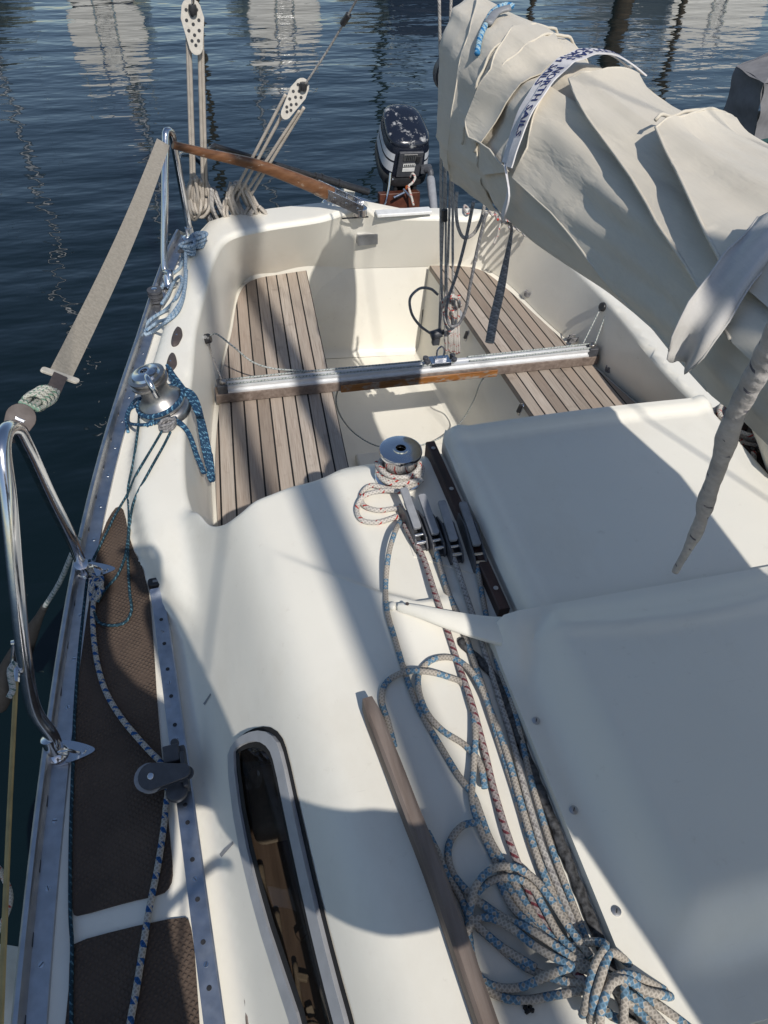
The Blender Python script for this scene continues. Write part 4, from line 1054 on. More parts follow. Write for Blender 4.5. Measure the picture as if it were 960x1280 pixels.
def flap(px_edge, close, off, lift, seedk, name='sail_fold', mat=None):
    """a fold of cloth lying on the bundle: its free edge is traced, the rest closed in (y, angle)"""
    e = [onbundle(u, v) for u, v in px_edge]; P = np.array([(y, ph * .16) for y, ph in e] + [(y, R(d) * .16) for y, d in close])
    ne = len(px_edge); D = dens(P, 14); D = D[:]
    edge = P[:ne]
    vv, fs = cdt_fill(D, [], .013)
    d = polydist(edge, vv, False)
    pts = []
    for (y, s), dd in zip(vv, d):
        w_ = noise.noise(Vector((y * 7 + seedk, s * 30, 1.7))) * .004 + noise.noise(Vector((y * 2.2 + seedk, s * 60, 5.1))) * .006
        t = math.exp(-dd / .05)
        pts.append(bundle(y, s / .16, off + lift * t + w_ * (1 - .6 * t), 1.0 - .5 * t))
    pts = np.array(pts)
    nrm = []
    for (y, s) in vv: nrm.append(V3(math.cos(s / .16), 0, math.sin(s / .16)))
    nrm = np.array(nrm); mb = MB(); th = .0022
    skirted(mb, pts, [f if True else f for f in fs], lambda p: p)
    mb = MB(); mb.add(pts, [f[::-1] for f in fs]); mb.add(pts - nrm * th, fs)
    for a, b in edges_of(fs): mb.add([pts[a], pts[b], pts[b] - nrm[b] * th, pts[a] - nrm[a] * th], [(0, 1, 2, 3)])
    # rolled hem along the traced edge
    o = mb.build(name, mat or M['sail'], sail, angle=70)
    hp = []
    E2 = dens(edge, 10)[:(ne - 1) * 10]
    for (y, s) in E2: hp.append(bundle(y, s / .16, off + lift - .001, .5))
    mb = MB(); tube(mb, hp, .0020, 6, raw=True); mb.build('hem', M['sail'], o, angle=180)
    return o
fA = [(790, 108), (745, 109), (714, 115), (726, 140), (742, 164), (773, 202), (801, 236), (836, 288), (868, 330), (905, 385), (935, 432)]
flap(fA, [(-.3, 190), (-.5, 120), (-.5, 50), (1.15, 50)], .007, .013, 1)
fB = [(900, 168), (887, 167), (853, 181), (823, 192), (840, 220), (873, 264), (907, 314), (938, 357)]
flap(fB, [(-.2, 165), (-.4, 110), (-.4, 50), (.85, 50)], .018, .017, 5)
fD = [(690, 118), (672, 190), (652, 222), (672, 240), (700, 264), (740, 312), (800, 380), (850, 430), (905, 487)]
flap(fD, [(-.3, 215), (-.3, 140), (1.2, 120)], .004, .012, 9)
fE = [(640, 40), (618, 92), (590, 150), (596, 172), (622, 188), (645, 215)]
flap(fE, [(1.42, 196), (1.38, 95), (1.62, 80)], .004, .010, 13)
fG = [(640, 33), (625, 40), (617, 62), (638, 60)]
# leech edge: the folded end panel that hangs lowest, with its rounded corner
fH = [(592, -2), (578, 40), (563, 90), (555, 140), (548, 175), (549, 196), (562, 212), (585, 233), (612, 258), (640, 280)]
flap(fH, [(1.45, 232), (1.45, 190), (1.60, 100)], .0, .008, 21)
# seams sewn round the sail
for ya, off in ((1.52, .006), (1.60, .006), (1.02, .034)):
    C = [bundle(ya + .06 * math.cos(ph), ph, off, .9) for ph in np.linspace(R(35), R(185 if ya > 1.2 else 110), 50)]
    mb = MB(); tube(mb, C, .0028, 6, raw=True); mb.build('sewn_seam', M['sail'], sail, angle=180)
# lower bunt of cloth drooping beside the hatch with zigzag stitching
mb = MB(); vs = []; fs = []; cb = V3(.505, .88, 1.40); nU, nV = 40, 24
for i in range(nV + 1):
    t = math.pi * i / nV
    for j in range(nU):
        a = 2 * math.pi * j / nU; nn = noise.noise(Vector((math.cos(a) * 1.4, math.sin(a) * 1.4, t * 1.2))) * .18
        vs.append(cb + V3(.165 * math.sin(t) * math.cos(a) * (1 + nn), .22 * math.sin(t) * math.sin(a) * (1 + nn), -.085 * math.cos(t) * (1 + nn * .5)))
for i in range(nV):
    for j in range(nU): fs.append((i * nU + j, (i + 1) * nU + j, (i + 1) * nU + (j + 1) % nU, i * nU + (j + 1) % nU))
mb.add(vs, [f[::-1] for f in fs]); bunt = mb.build('drooping_bunt', M['sail'], sail, angle=180)
mb = MB(); zz_ = []
bvb = BVHTree.FromPolygons([Vector(p) for p in vs], fs)
for k, (u, v) in enumerate([(934 + 3.2 * i * .62, 648 - 4.6 * i) for i in range(14)]):
    for du in (-3, 3):
        h = bvb.ray_cast(Vector(CP), Vector(ray(u + du, v + (2 if du > 0 else 0))).normalized())
        if h[0] is not None: zz_.append(np.array(h[0] + h[1] * (.001 if h[1].dot(Vector(ray(u, v))) < 0 else -.001)))
if len(zz_) > 3: tube(mb, zz_, .0012, 5, raw=True); mb.build('zigzag_stitching', M['dkgrey'], bunt)

# ------------------------------------------------------------------ sail ties
def text_on(strip, text, size, parent, mat, s0=0.0, t0=0.0, flip=False):
    """wrap letters onto a strap: strip(s, t) -> point, outward lift included"""
    cu = bpy.data.curves.new('letters', 'FONT'); cu.body = text; cu.size = size; cu.resolution_u = 2; cu.align_x = 'LEFT'; cu.offset = size * .018
    ob = bpy.data.objects.new('letters', cu); COL.objects.link(ob); bpy.context.view_layer.update()
    dg = bpy.context.evaluated_depsgraph_get(); me = bpy.data.meshes.new_from_object(ob.evaluated_get(dg)); bpy.data.objects.remove(ob); bpy.data.curves.remove(cu)
    vs = [strip(s0 + v.co.x * (-1 if flip else 1), t0 + v.co.y * (-1 if flip else 1)) for v in me.vertices]; fs = [tuple(p.vertices) for p in me.polygons]
    bpy.data.meshes.remove(me); mb = MB(); mb.add(vs, fs); return mb.build('printed_letters', mat, parent, smooth=False)
M['ink'] = plain('navy_print', (.018, .028, .12), .7, 0, .3, 200)
M['tape'] = plain('white_tie_tape', (.62, .60, .60), .8, 0, .12, 60, .3)
def strip_fn(C, side, lift):
    C = np.array(C); L = np.concatenate([[0], np.cumsum(np.linalg.norm(np.diff(C, axis=0), axis=1))]); side = np.array(side); T = np.gradient(C, axis=0)
    N = np.array([unit(np.cross(T[k], side[k])) for k in range(len(C))])
    def f(s, t):
        s = min(max(s, 0), L[-1]); p = np.array([np.interp(s, L, C[:, i]) for i in range(3)]); sd_ = np.array([np.interp(s, L, side[:, i]) for i in range(3)]); nn = np.array([np.interp(s, L, N[:, i]) for i in range(3)])
        return p + unit(sd_) * t + unit(nn) * lift
    return f, L[-1]
tie = thing('sail_tie', 'white tape sail tie printed with navy letters round the furled sail', 'sail tie', (0, 1.42, 1.75), 'sail ties')
def tie_path(px, off):
    out = []
    for u, v in px: y, ph = onbundle(u, v); out.append((y, ph))
    return out
tA = tie_path([(776, 97), (755, 88), (728, 88), (707, 99), (690, 120), (676, 150), (665, 182), (657, 212)], 0)
tA = np.array(tA); kk = np.linspace(0, 1, 60); tA2 = np.column_stack([np.interp(kk, np.linspace(0, 1, len(tA)), tA[:, 0]), np.interp(kk, np.linspace(0, 1, len(tA)), tA[:, 1])])
tA2[:, 0] = np.convolve(np.pad(tA2[:, 0], 6, 'edge'), np.ones(13) / 13, 'valid'); tA2[:, 1] = np.linspace(tA2[0, 1] - .25, tA2[-1, 1], 60)
for k, (dy, off) in enumerate(((0.0, .026), (.028, .021))):
    C = [bundle(y + dy, ph, off, .5) for y, ph in tA2]; T = np.gradient(np.array(C), axis=0); nn = [V3(math.cos(ph), 0, math.sin(ph)) for y, ph in tA2]
    side = [unit(np.cross(nn[i], T[i])) for i in range(60)]
    if np.dot(np.cross(T[30], side[30]), nn[30]) < 0: side = [-s for s in side]
    mb = MB(); ribbon(mb, C, np.array(side), .024, .0022); tb_ = mb.build('tape_band', M['tape'], tie, angle=60)
    f, L = strip_fn(C, side, .0022); txt = 'NORTH SAILS   NORTH SAILS' if k == 0 else 'SAILS  NORTH SAILS'
    text_on(f, txt, .0225, tb_, M['ink'], .03, -.008)
# its end hangs down, twisting into a dark knitted tail
c0 = C[-1]; hx, hy_ = c0[0], c0[1]
hang = [np.array(c0), bundle(*onbundle(650, 240), .022, .6), bundle(*onbundle(645, 262), .026, .6), pz(639, 292, 1.61), pz(633, 325, 1.56), pz(625, 365, 1.50), pz(617, 400, 1.455), pz(612, 428, 1.42)]
HC = spline(hang, .012); nh = len(HC); sd = []
for k in range(nh): a = 1.3 + 2.2 * k / nh; sd.append(V3(math.cos(a), math.sin(a) * .6, 0))
wdt = [.020 - .014 * ss(0, .3, k / nh) + .012 * ss(.45, .75, k / nh) for k in range(nh)]
mb = MB(); ribbon(mb, HC[:nh // 3], np.array(sd[:nh // 3]), wdt[:nh // 3], .003); hb_ = mb.build('hanging_end', M['tape'], tie, angle=60)
f, L = strip_fn(HC[:nh // 3], sd[:nh // 3], .0022)
mb = MB(); tube(mb, HC[nh // 3 - 1:], lambda t: .0032 + .0075 * ss(.45, .8, t), 9, raw=True, flat=.8); mb.build('knitted_tail', M['r_dark'], tie, angle=180)
# blue cord tie near the sail's outer end
cd = thing('cord_tie', 'short bright blue cord tie near the outer end of the sail', 'sail tie', (0, 1.75, 1.8), 'sail ties')
C = [bundle(*onbundle(u, v), .010, .6) for u, v in [(594, 66), (596, 48), (602, 32), (612, 20), (628, 13), (640, 13)]]; mb = MB(); tube(mb, C, .0062, 8); mb.build('cord', M['r_lblue'], cd, angle=180)
mb = MB(); C2 = [bundle(*onbundle(u, v), .012, .6) for u, v in [(606, 32), (618, 22), (634, 18)]]; tube(mb, C2, .010, 8, flat=.5); mb.build('cord_sleeve', M['grey'], cd, angle=180)
# ragged grey twisted tie hanging over the hatch, with a pale looped end
rt = thing('ragged_tie', 'ragged grey twisted tie hanging from the sail over the hatch', 'sail tie', pz(870, 640, 1.43), 'sail ties')
tA0 = bundle(*onbundle(958, 440), .026, .6); yE = .60
tie_px = [(934, 492), (908, 552), (888, 612), (872, 656), (858, 690), (846, 716)]
tA1 = bundle(*onbundle(936, 490), .030, .6); tA2_ = bundle(*onbundle(921, 525), .038, .6); yA = min(tA0[1], tA1[1], tA2_[1]) - .065; yE = .53
raw_ = [py(u, v, yA + (yE - yA) * (v - 440) / 276) for u, v in [(990, 372), (958, 440)] + tie_px]
def rad(t): return .0092 * (1 - .45 * ss(.6, 1.0, t)) * (1 + .10 * math.sin(t * 23 + 2 * math.sin(t * 9)) * ss(.25, .6, t) + .22 * noise.noise(Vector((t * 11, 4, 2))) + .10 * noise.noise(Vector((t * 30, 1, 2))))
mb = MB(); C = spline(raw_, .006); C = C + np.array([[.004 * noise.noise(Vector((k * .05, 0, 0))), .004 * noise.noise(Vector((k * .05, 7, 0))), 0] for k in range(len(C))]); tube(mb, C, rad, 12, raw=True, flat=.7)
def ragmat():
    t = NT('ragged_grey_cloth'); co = t.coord(); a = t.noise(co, 24, 5, .7)
    tc = t.N('ShaderNodeTexCoord'); sp = t.N('ShaderNodeSeparateXYZ'); t.L(tc.outputs['UV'], sp.inputs[0])
    dash = t.math('MULTIPLY', t.math('LESS_THAN', t.math('FRACT', t.math('ADD', t.math('MULTIPLY', sp.outputs[0], 34), t.math('MULTIPLY', sp.outputs[1], 1.0))), .14), t.math('LESS_THAN', t.math('FRACT', t.math('ADD', t.math('MULTIPLY', sp.outputs[1], 2.0), t.math('MULTIPLY', sp.outputs[0], 9))), .33))
    dash = t.math('MULTIPLY', dash, t.ramp(t.noise(co, 60, 2), [(.42, 0.0), (.55, 1.0)]))
    c = t.mix(t.math('MULTIPLY', dash, .75), t.ramp(a, [(.3, (.33, .31, .295)), (.7, (.56, .53, .50))]), (.02, .025, .06))
    t.set(col=c, rough=.9, spec=.2); h = t.math('SINE', t.math('ADD', t.math('MULTIPLY', sp.outputs[0], 420), t.math('MULTIPLY', sp.outputs[1], 12.6))); t.bump(t.math('ADD', t.math('MULTIPLY', h, .06), a), .8, .006); return t.m
M['rag'] = ragmat(); mb.build('twisted_cloth', M['rag'], rt, angle=180)
pl = thing('looped_tie_end', 'pale cloth loop at the end of a sail tie in front of the sail', 'sail tie', py(915, 430, .70), 'sail ties')
ob_ = lambda u, v, o: bundle(*onbundle(u, v), o, .6)
lc = [ob_(998, 318, .045), ob_(965, 352, .045), ob_(940, 385, .045), ob_(918, 418, .045), ob_(900, 448, .045)]; LC = spline(lc, .008); nl = len(LC)
tdir = unit(np.cross(unit(LC[nl // 2] - CP), LC[-1] - LC[0])); sdl = np.array([unit(tdir + .18 * math.sin(5 * k / nl) * unit(CP - LC[k])) for k in range(nl)])
wd = [.036 * (1 - .12 * abs(math.sin(9 * k / nl))) * (1 - .45 * ss(.85, 1, k / nl)) for k in range(nl)]
mb = MB(); nw = 11; gv = []
for k in range(nl):
    T_ = LC[min(k + 1, nl - 1)] - LC[max(k - 1, 0)]; nn = unit(np.cross(T_, sdl[k])); nn = nn if np.dot(nn, CP - LC[k]) > 0 else -nn
    for j in range(nw):
        s_ = j / (nw - 1) - .5; rag = .006 * noise.noise(Vector((s_ * 9, 3, 1))) * (k > nl - 4)
        bow = .010 * math.cos(s_ * 5.5 + k * .12) + .006 * noise.noise(Vector((k * .16, s_ * 4, 2))) - .018 * max(0, abs(s_) - .3)
        gv.append(LC[k] + sdl[k] * s_ * wd[k] * 1.15 + nn * bow + unit(T_) * rag)
gf = [(k * nw + j, k * nw + j + 1, (k + 1) * nw + j + 1, (k + 1) * nw + j) for k in range(nl - 1) for j in range(nw - 1)]
mb.add(gv, gf); o = mb.build('cloth_end', M['sail2'], pl, angle=180); sd2 = o.modifiers.new('thickness', 'SOLIDIFY'); sd2.thickness = .0012
mb = MB()
for j in (0, nw - 1): tube(mb, [gv[k * nw + j] for k in range(0, nl, 2)], .0013, 5, raw=True)
mb.build('stitched_edge', M['sail2'], pl, angle=180)
# ------------------------------------------------------------------ lines
def line(name, label, cat, pts, r, mat, group=None, n=9, step=.006, parent=None):
    P_ = [S(*p) if len(p) == 3 and isinstance(p, tuple) else np.asarray(p, float) for p in pts]
    mb = MB(); tube(mb, P_, r, n, step); o = mb.build(name, mat, parent, angle=180)
    if parent is None: tagit(o, label, cat, group)
    return o
def multi(name, label, cat, paths, r, mat, group=None, step=.006, parent=None, n=9):
    mb = MB()
    for pts in paths:
        tube(mb, [S(*p) if isinstance(p, tuple) and len(p) == 3 else np.asarray(p, float) for p in pts], r, n, step)
    o = mb.build(name, mat, parent, angle=180)
    if parent is None: tagit(o, label, cat, group)
    return o
g = 'control lines led aft through the clutches'
a, b, c_, d2 = .0055, .011, .019, .028
line('control_line', 'red flecked line through the clutch nearest the winch, running into the coil', 'rope', [(505, 655, .014), (520, 680, .018), (527, 692, .014), (545, 745, a), (560, 790, a), (573, 830, a), (590, 880, .012), (606, 940, a), (618, 990, a), (640, 1060, .012), (668, 1130, a), (690, 1175, .012), (715, 1210, .02), (745, 1240, .03)], .0052, M['r_red'], g)
line('control_line', 'blue flecked line through the second clutch from the winch', 'rope', [(535, 668, .014), (545, 690, .016), (560, 740, a), (575, 775, a), (590, 820, a), (607, 870, .012), (625, 930, a), (643, 985, a), (665, 1055, a), (690, 1115, a), (712, 1160, .010), (735, 1200, .02)], .0055, M['r_halyard'], g)
line('control_line', 'dark grey line through the third clutch from the winch', 'rope', [(560, 680, .014), (569, 703, .014), (583, 745, a), (598, 790, a), (611, 830, a), (625, 876, a), (640, 925, a), (655, 985, a), (676, 1055, a), (702, 1120, a), (725, 1170, .008), (742, 1200, .02)], .0050, M['r_grey'], g)
line('control_line', 'blue flecked line from the closed clutch, nearest the black sealant bead', 'rope', [(596, 705, .014), (603, 745, a), (612, 790, a), (622, 830, a), (640, 880, a), (652, 925, a), (664, 975, a), (688, 1055, a), (712, 1120, a), (735, 1180, .012)], .0048, M['r_halyard'], g)
coil = thing('coiled_halyard', 'blue flecked beige halyard coiled and wrapped on the coachroof', 'rope', S(740, 1215, 0))
H_ = [
 [(500, 652, .016), (494, 664, .030), (486, 692, .028), (482, 735, .012), (484, 765, a), (493, 797, a), (505, 837, a), (518, 873, .008), (533, 903, a), (553, 937, a), (572, 968, .008), (592, 995, .012), (600, 1016, .016), (612, 1048, .010), (636, 1090, .008), (664, 1140, .008), (700, 1185, .014)],
 [(493, 933, a), (485, 903, a), (477, 873, a), (483, 853, a), (507, 840, .014), (537, 840, .014), (563, 847, a), (577, 853, a), (588, 880, .004), (594, 913, .012), (592, 960, .012), (590, 1000, .014), (598, 1030, .014), (614, 1066, .006), (640, 1116, .006), (676, 1165, .010), (710, 1200, .018)],
 [(606, 985, .012), (600, 955, .012), (583, 933, a), (553, 913, a), (533, 890, .014), (523, 860, .014), (525, 840, a), (540, 825, a), (563, 822, a), (583, 833, .012), (600, 857, .014), (613, 887, b), (623, 913, b), (635, 947, .012), (650, 1000, .011), (668, 1060, .012), (690, 1120, .011), (715, 1170, .018)],
 [(600, 1027, .018), (577, 1033, .012), (561, 1057, a), (564, 1087, a), (587, 1117, b), (612, 1138, .012), (640, 1160, .012), (680, 1190, .016)],
 [(534, 1040, .004), (545, 1062, .005), (560, 1095, .006), (576, 1122, .007), (586, 1145, .012), (600, 1160, .012), (625, 1182, .012), (670, 1210, .016)],
 [(585, 1153, .008), (594, 1109, .022), (616, 1086, c_), (644, 1084, c_), (666, 1097, c_), (685, 1119, .024), (707, 1153, .024), (738, 1196, .03)],
 [(583, 1170, .006), (591, 1125, .015), (614, 1101, .012), (641, 1097, .012), (664, 1108, .013), (680, 1135, .014), (700, 1170, .018), (730, 1200, .028)],
 [(622, 1098, .008), (641, 1134, .011), (663, 1156, .015), (685, 1176, .016), (712, 1192, .022), (740, 1210, .03)],
 [(601, 1128, .006), (629, 1147, .011), (663, 1162, .022), (697, 1184, .024), (730, 1206, .03)],
 [(586, 1192, a), (585, 1162, .012), (594, 1150, b), (610, 1147, b), (638, 1159, .020), (666, 1181, .020), (705, 1203, .026), (740, 1215, .03)],
 [(597, 1159, a), (619, 1178, a), (644, 1200, a), (672, 1216, .012), (716, 1228, .02), (745, 1230, .03)],
 [(586, 1166, a), (590, 1195, a), (600, 1222, a), (622, 1234, .008), (651, 1234, b), (679, 1222, .022), (707, 1211, .026), (728, 1208, .03), (744, 1216, .03)],
 [(592, 1205, a), (601, 1230, .006), (629, 1247, .007), (657, 1250, .008), (694, 1244, .014), (722, 1239, .02), (745, 1236, .026)],
]
multi('loop_of_line', None, None, H_, .0050, M['r_halyard'], parent=coil, step=.005, n=10)
def wrap(pts): return [S(u, v, o) for u, v, o in pts]
W_ = [
 [(700, 1190, .008), (735, 1178, .03), (757, 1181, .045), (744, 1206, .050), (736, 1235, .047), (732, 1258, .035), (728, 1268, .012)],
 [(790, 1210, .012), (776, 1196, .034), (763, 1191, .046), (751, 1222, .054), (743, 1250, .048), (740, 1268, .03), (738, 1276, .010)],
 [(838, 1246, .018), (829, 1244, .030), (804, 1237, .040), (785, 1225, .046), (766, 1228, .052), (754, 1252, .052), (750, 1274, .040), (752, 1290, .015)],
 [(836, 1240, .012), (818, 1232, .028), (799, 1222, .040), (780, 1218, .044), (760, 1226, .046), (748, 1246, .04)],
 [(778, 1222, .045), (781, 1240, .046), (780, 1262, .04), (778, 1290, .035)],
 [(783, 1240, .034), (800, 1252, .034), (818, 1268, .03), (838, 1290, .026)],
 [(795, 1240, .024), (822, 1256, .022), (850, 1276, .020), (880, 1300, .018)],
 [(752, 1258, .02), (765, 1270, .025), (790, 1280, .025), (815, 1300, .02)],
 [(745, 1215, .03), (770, 1238, .03), (800, 1265, .022), (825, 1292, .02)],
 [(738, 1205, .02), (765, 1225, .02), (800, 1250, .012), (840, 1280, .01)],
]
multi('wrapping_turn', None, None, W_, .0052, M['r_halyard'], parent=coil, step=.005, n=10)
# line on the roof winch
wl_ = thing('winch_line', 'white line with red flecks wound on the chrome coachroof winch', 'rope', wb)
def turns(c, r, z0, z1, n, a0=0, ax=None):
    A_ = np.array([c + V3(r * math.cos(t), r * math.sin(t), z0 + (z1 - z0) * k / (n * 24)) for k, t in enumerate(np.linspace(a0, a0 + 2 * math.pi * n, int(n * 24)))]); return A_
P1 = list(turns(wb, .0405, .020, .040, 1.6, 2.4)); 
P1 = [S(470, 578, .034), S(478, 590, .030)] + P1
exitp = [S(527, 600, .03), S(512, 608, .012), S(487, 611, .012), S(463, 607, .010), S(452, 618, .006), S(455, 632, .006), S(472, 638, .006), S(492, 636, .006), S(504, 636, .008)]
P2 = list(turns(wb, .0455, .014, .022, .8, 5.6)) + exitp
P3_ = list(turns(wb, .047, .024, .012, .6, 5.2))[:-4] + [S(508, 613, .022), S(482, 613, .020), S(455, 620, .012), S(446, 636, .006), S(452, 650, .006), S(470, 653, .006), S(490, 648, .006), S(498, 645, .008)]
multi('line_turn', None, None, [P1, P2, P3_], .0052, M['r_white'], parent=wl_)
# blue sheet on the primary winch: turns and a hank hanging inside the coaming
bs = thing('blue_sheet', 'dark blue flecked sheet wound on the grey winch and hung inside the coaming', 'rope', pb_)
tw = [np.array([pb_ + FW @ V3(.066 * math.cos(t), .066 * math.sin(t), .024 + .004 * k + .002 * t) for t in np.linspace(0, 6.6, 40)]) for k in range(2)]
multi('winch_turn', None, None, tw, .0048, M['r_navy'], parent=bs)
hk = []; rnd = random.Random(5)
for k in range(15):
    o_ = rnd.uniform(-6, 5); e_ = rnd.uniform(-30, 6); 
    zb = 1.105
    hk.append([pb_ + FW @ V3(.03 + .01 * rnd.random(), .07 + .004 * k, .012 + .003 * k), S(238 + o_ * .3, 489 + k * .8, .012 + .004 * (k % 3)), S(246 + o_ * .4, 502 + k, .010), pz(251 + o_ * .6, 525, 1.045), pz(257 + o_ * .8, 555, .985), pz(262 + o_ * .7, 580, .945), pz(265 + o_ * .4, 600 + e_ * .5, .91), pz(262 + o_ * .6, 590 + e_, .93)])
for k in range(4):
    o_ = rnd.uniform(-2, 2); hk.append([pb_ + FW @ V3(-.05 + .02 * k, -.066, .014), S(196 + 8 * k, 522, .014), S(214, 524, .016), S(228 + o_, 528 + k, .012), pz(238 + o_, 545, 1.06), pz(247 + o_, 570, 1.0), pz(256 + o_, 592, .95)])
hk += [[(160, 540, .006), (158, 520, .010), (165, 505, .012), (180, 498, .012), (190, 502, .01)], [(190, 530, .008), (172, 531, .006), (160, 522, .006), (164, 510, .008), (176, 505, .01)]]
multi('hank_strand', None, None, hk, .0046, M['r_navy'], parent=bs)
p = S(210, 533, .012); mb = MB(); 
for k in range(4): tube(mb, [p + V3(.016 * math.cos(t + k) * 1.3, .014 * math.sin(t * 1.1 + k), .006 + .010 * math.sin(t + 2 * k)) for t in np.linspace(0, 6, 12)], .0042, 7)
mb.build('knot', M['r_dark'], bs, angle=180)
gs = 'thin lines led from the blue winch along the deck'
line('thin_line', 'thin teal line from the winch looping over the brown panel to the knot', 'rope', [(213, 540, .012), (205, 556, .006), (186, 590, .006), (168, 625, .006), (163, 650, .008), (160, 690, .008), (162, 740, .008), (164, 765, .008), (156, 778, .008), (140, 782, .008), (124, 778, .010), (117, 765, .012)], .0034, M['r_teal'], gs, 8)
line('thin_line', 'thin teal line from the winch foot down to the gate frame foot', 'rope', [(204, 536, .012), (190, 560, .006), (172, 590, .006), (158, 620, .006), (145, 642, .008), (130, 672, .010), (116, 700, .012)], .0032, M['r_teal'], gs, 8)
line('thin_line', 'thin teal line crossing the deck beside the panel tip', 'rope', [(174, 505, .02), (172, 540, .006), (166, 580, .006), (160, 610, .006), (161, 640, .006), (160, 672, .008), (155, 700, .010), (146, 720, .010), (133, 735, .010), (122, 752, .014)], .0034, M['r_teal'], gs, 8)
line('jackline', 'dark green line running along the deck inside the toe rail', 'rope', [(112, 700, .008), (107, 740, .006), (99, 815, .006), (94, 880, .006), (91, 960, .006), (88, 1060, .006), (88, 1145, .006), (90, 1180, .008), (89, 1240, .006), S(89, 1278, .006), S(89, 1278, .006) + V3(0, -.25, 0)], .0034, M['r_teal'], None, 8)
sh = thing('jib_sheet', 'white jib sheet with blue dashes lying along the brown deck panels', 'rope', S(190, 1100, 0))
multi('sheet_line', None, None, [[(121, 735, .014), (117, 752, .012), (116, 775, .009), (118, 805, .009), (123, 835, .009), (133, 866, .009), (150, 895, .009), (170, 920, .010), (188, 940, .016), (200, 952, .030), (209, 968, .034), (210, 985, .028), (208, 1005, .012), (204, 1040, .009), (197, 1085, .009), (186, 1140, .009), (178, 1190, .009), (170, 1240, .009), (163, 1279, .009), S(163, 1279, .009) + V3(-.02, -.2, .0)]], .0058, M['r_sheet'], parent=sh)
mb = MB(); p = S(121, 738, .014)
for k in range(3): tube(mb, [p + V3(.014 * math.cos(t + k), .018 * math.sin(t + k * 1.3) + .010 * (k - 1), .004 + .012 * math.sin(t * 1.3 + k)) for t in np.linspace(0, 6.3, 14)], .0055, 8)
tube(mb, [p + V3(0, .01, 0), S(118, 722, .02), S(112, 710, .03), S(107, 705, .04)], .0055, 8); mb.build('stopper_knot', M['r_sheet'], sh, angle=180)
# faded blue mooring line on the stern quarter
mo = thing('mooring_line', 'faded pale blue mooring line cleated on the stern quarter', 'rope', cl)
mp = [[cl + V3((.038 + .006 * k) * math.cos(t) * math.cos(.9) - .030 * math.sin(2 * t) * math.sin(.9) + .004 * k, (.050 + .006 * k) * math.cos(t) * math.sin(.9) + .030 * math.sin(2 * t) * math.cos(.9), .022 + .009 * k + .006 * math.sin(t * 2 + k)) for t in np.linspace(.9 * k, 6.28 + .9 * k, 26)] for k in range(4)]
mp += [[cl + V3(-.02, -.03, .03), (232, 330, .012), (231, 350, .010), (229, 372, .010), (220, 392, .010), (208, 402, .008), (190, 415, .008), (182, 418, .008), (182, 408, .010), (190, 398, .012), (206, 388, .016), (220, 372, .012), (228, 352, .012), (226, 346, .012), (218, 352, .016), (210, 368, .03), (202, 380, .034)],
       [cl + V3(-.03, .0, .03), (226, 333, .010), (212, 345, .012), (200, 362, .012), (190, 378, .012), (184, 396, .012)], [(183, 413, .014), (195, 404, .016), (212, 396, .016), (224, 380, .018), (231, 360, .016), (233, 338, .016)]]
multi('mooring_strand', None, None, mp, .0060, M['r_moor'], parent=mo)

# traveller control lines
def offs(t, dy, dz): q = TL_ + td * t * LT; return q + FT @ V3(0, dy, dz)
mb = MB()
for dy, dz in ((-.012, .016), (.014, .017)):
    tube(mb, [offs(t, dy + .003 * math.sin(t * 9), dz) for t in np.linspace(.01, .60, 14)], .0034, 7); tube(mb, [offs(t, dy + .004 * math.sin(t * 7), dz) for t in np.linspace(.64, .99, 12)], .0034, 7)
o = mb.build('traveller_line', M['r_thin'], None, angle=180); tagit(o, 'thin white control lines lying along the traveller track', 'rope')
line('traveller_tail', 'thin grey line drooping from the left fairlead onto the teak seat', 'rope', [FLp + V3(.016, 0, .01), py(268, 417, FLp[1] + .0), py(290, 432, 2.16), py(315, 452, 2.15), py(338, 460, 2.14), offs(.22, .016, .02)], .003, M['r_thin'], None, 7)
line('traveller_tail', 'thin pale line from the left fairlead down to the traveller end', 'rope', [FLp + V3(.012, 0, -.004), pz(264, 440, .93), offs(.012, .0, .03)], .0028, M['r_grey'], None, 7)
multi('traveller_tail', 'pair of thin white lines from the right fairlead to the traveller end', 'rope', [[FRp + V3(-.012, .005, 0), offs(.965, .014, .022)], [FRp + V3(0, -.02, -.004), offs(.99, -.008, .024)]], .003, M['r_thin'], None)
line('slack_line', 'thin speckled line hanging in a loop below the traveller', 'rope', [offs(.30, 0, -.05), pz(420, 500, .70), pz(427, 522, .56), pz(445, 543, .44), pz(470, 557, ZF + .04), pz(505, 560, ZF + .035), pz(545, 550, ZF + .035), pz(572, 532, .42), pz(590, 505, .56), pz(601, 478, .74), offs(.70, 0, -.05)], .0029, M['r_thin'], None, 7)
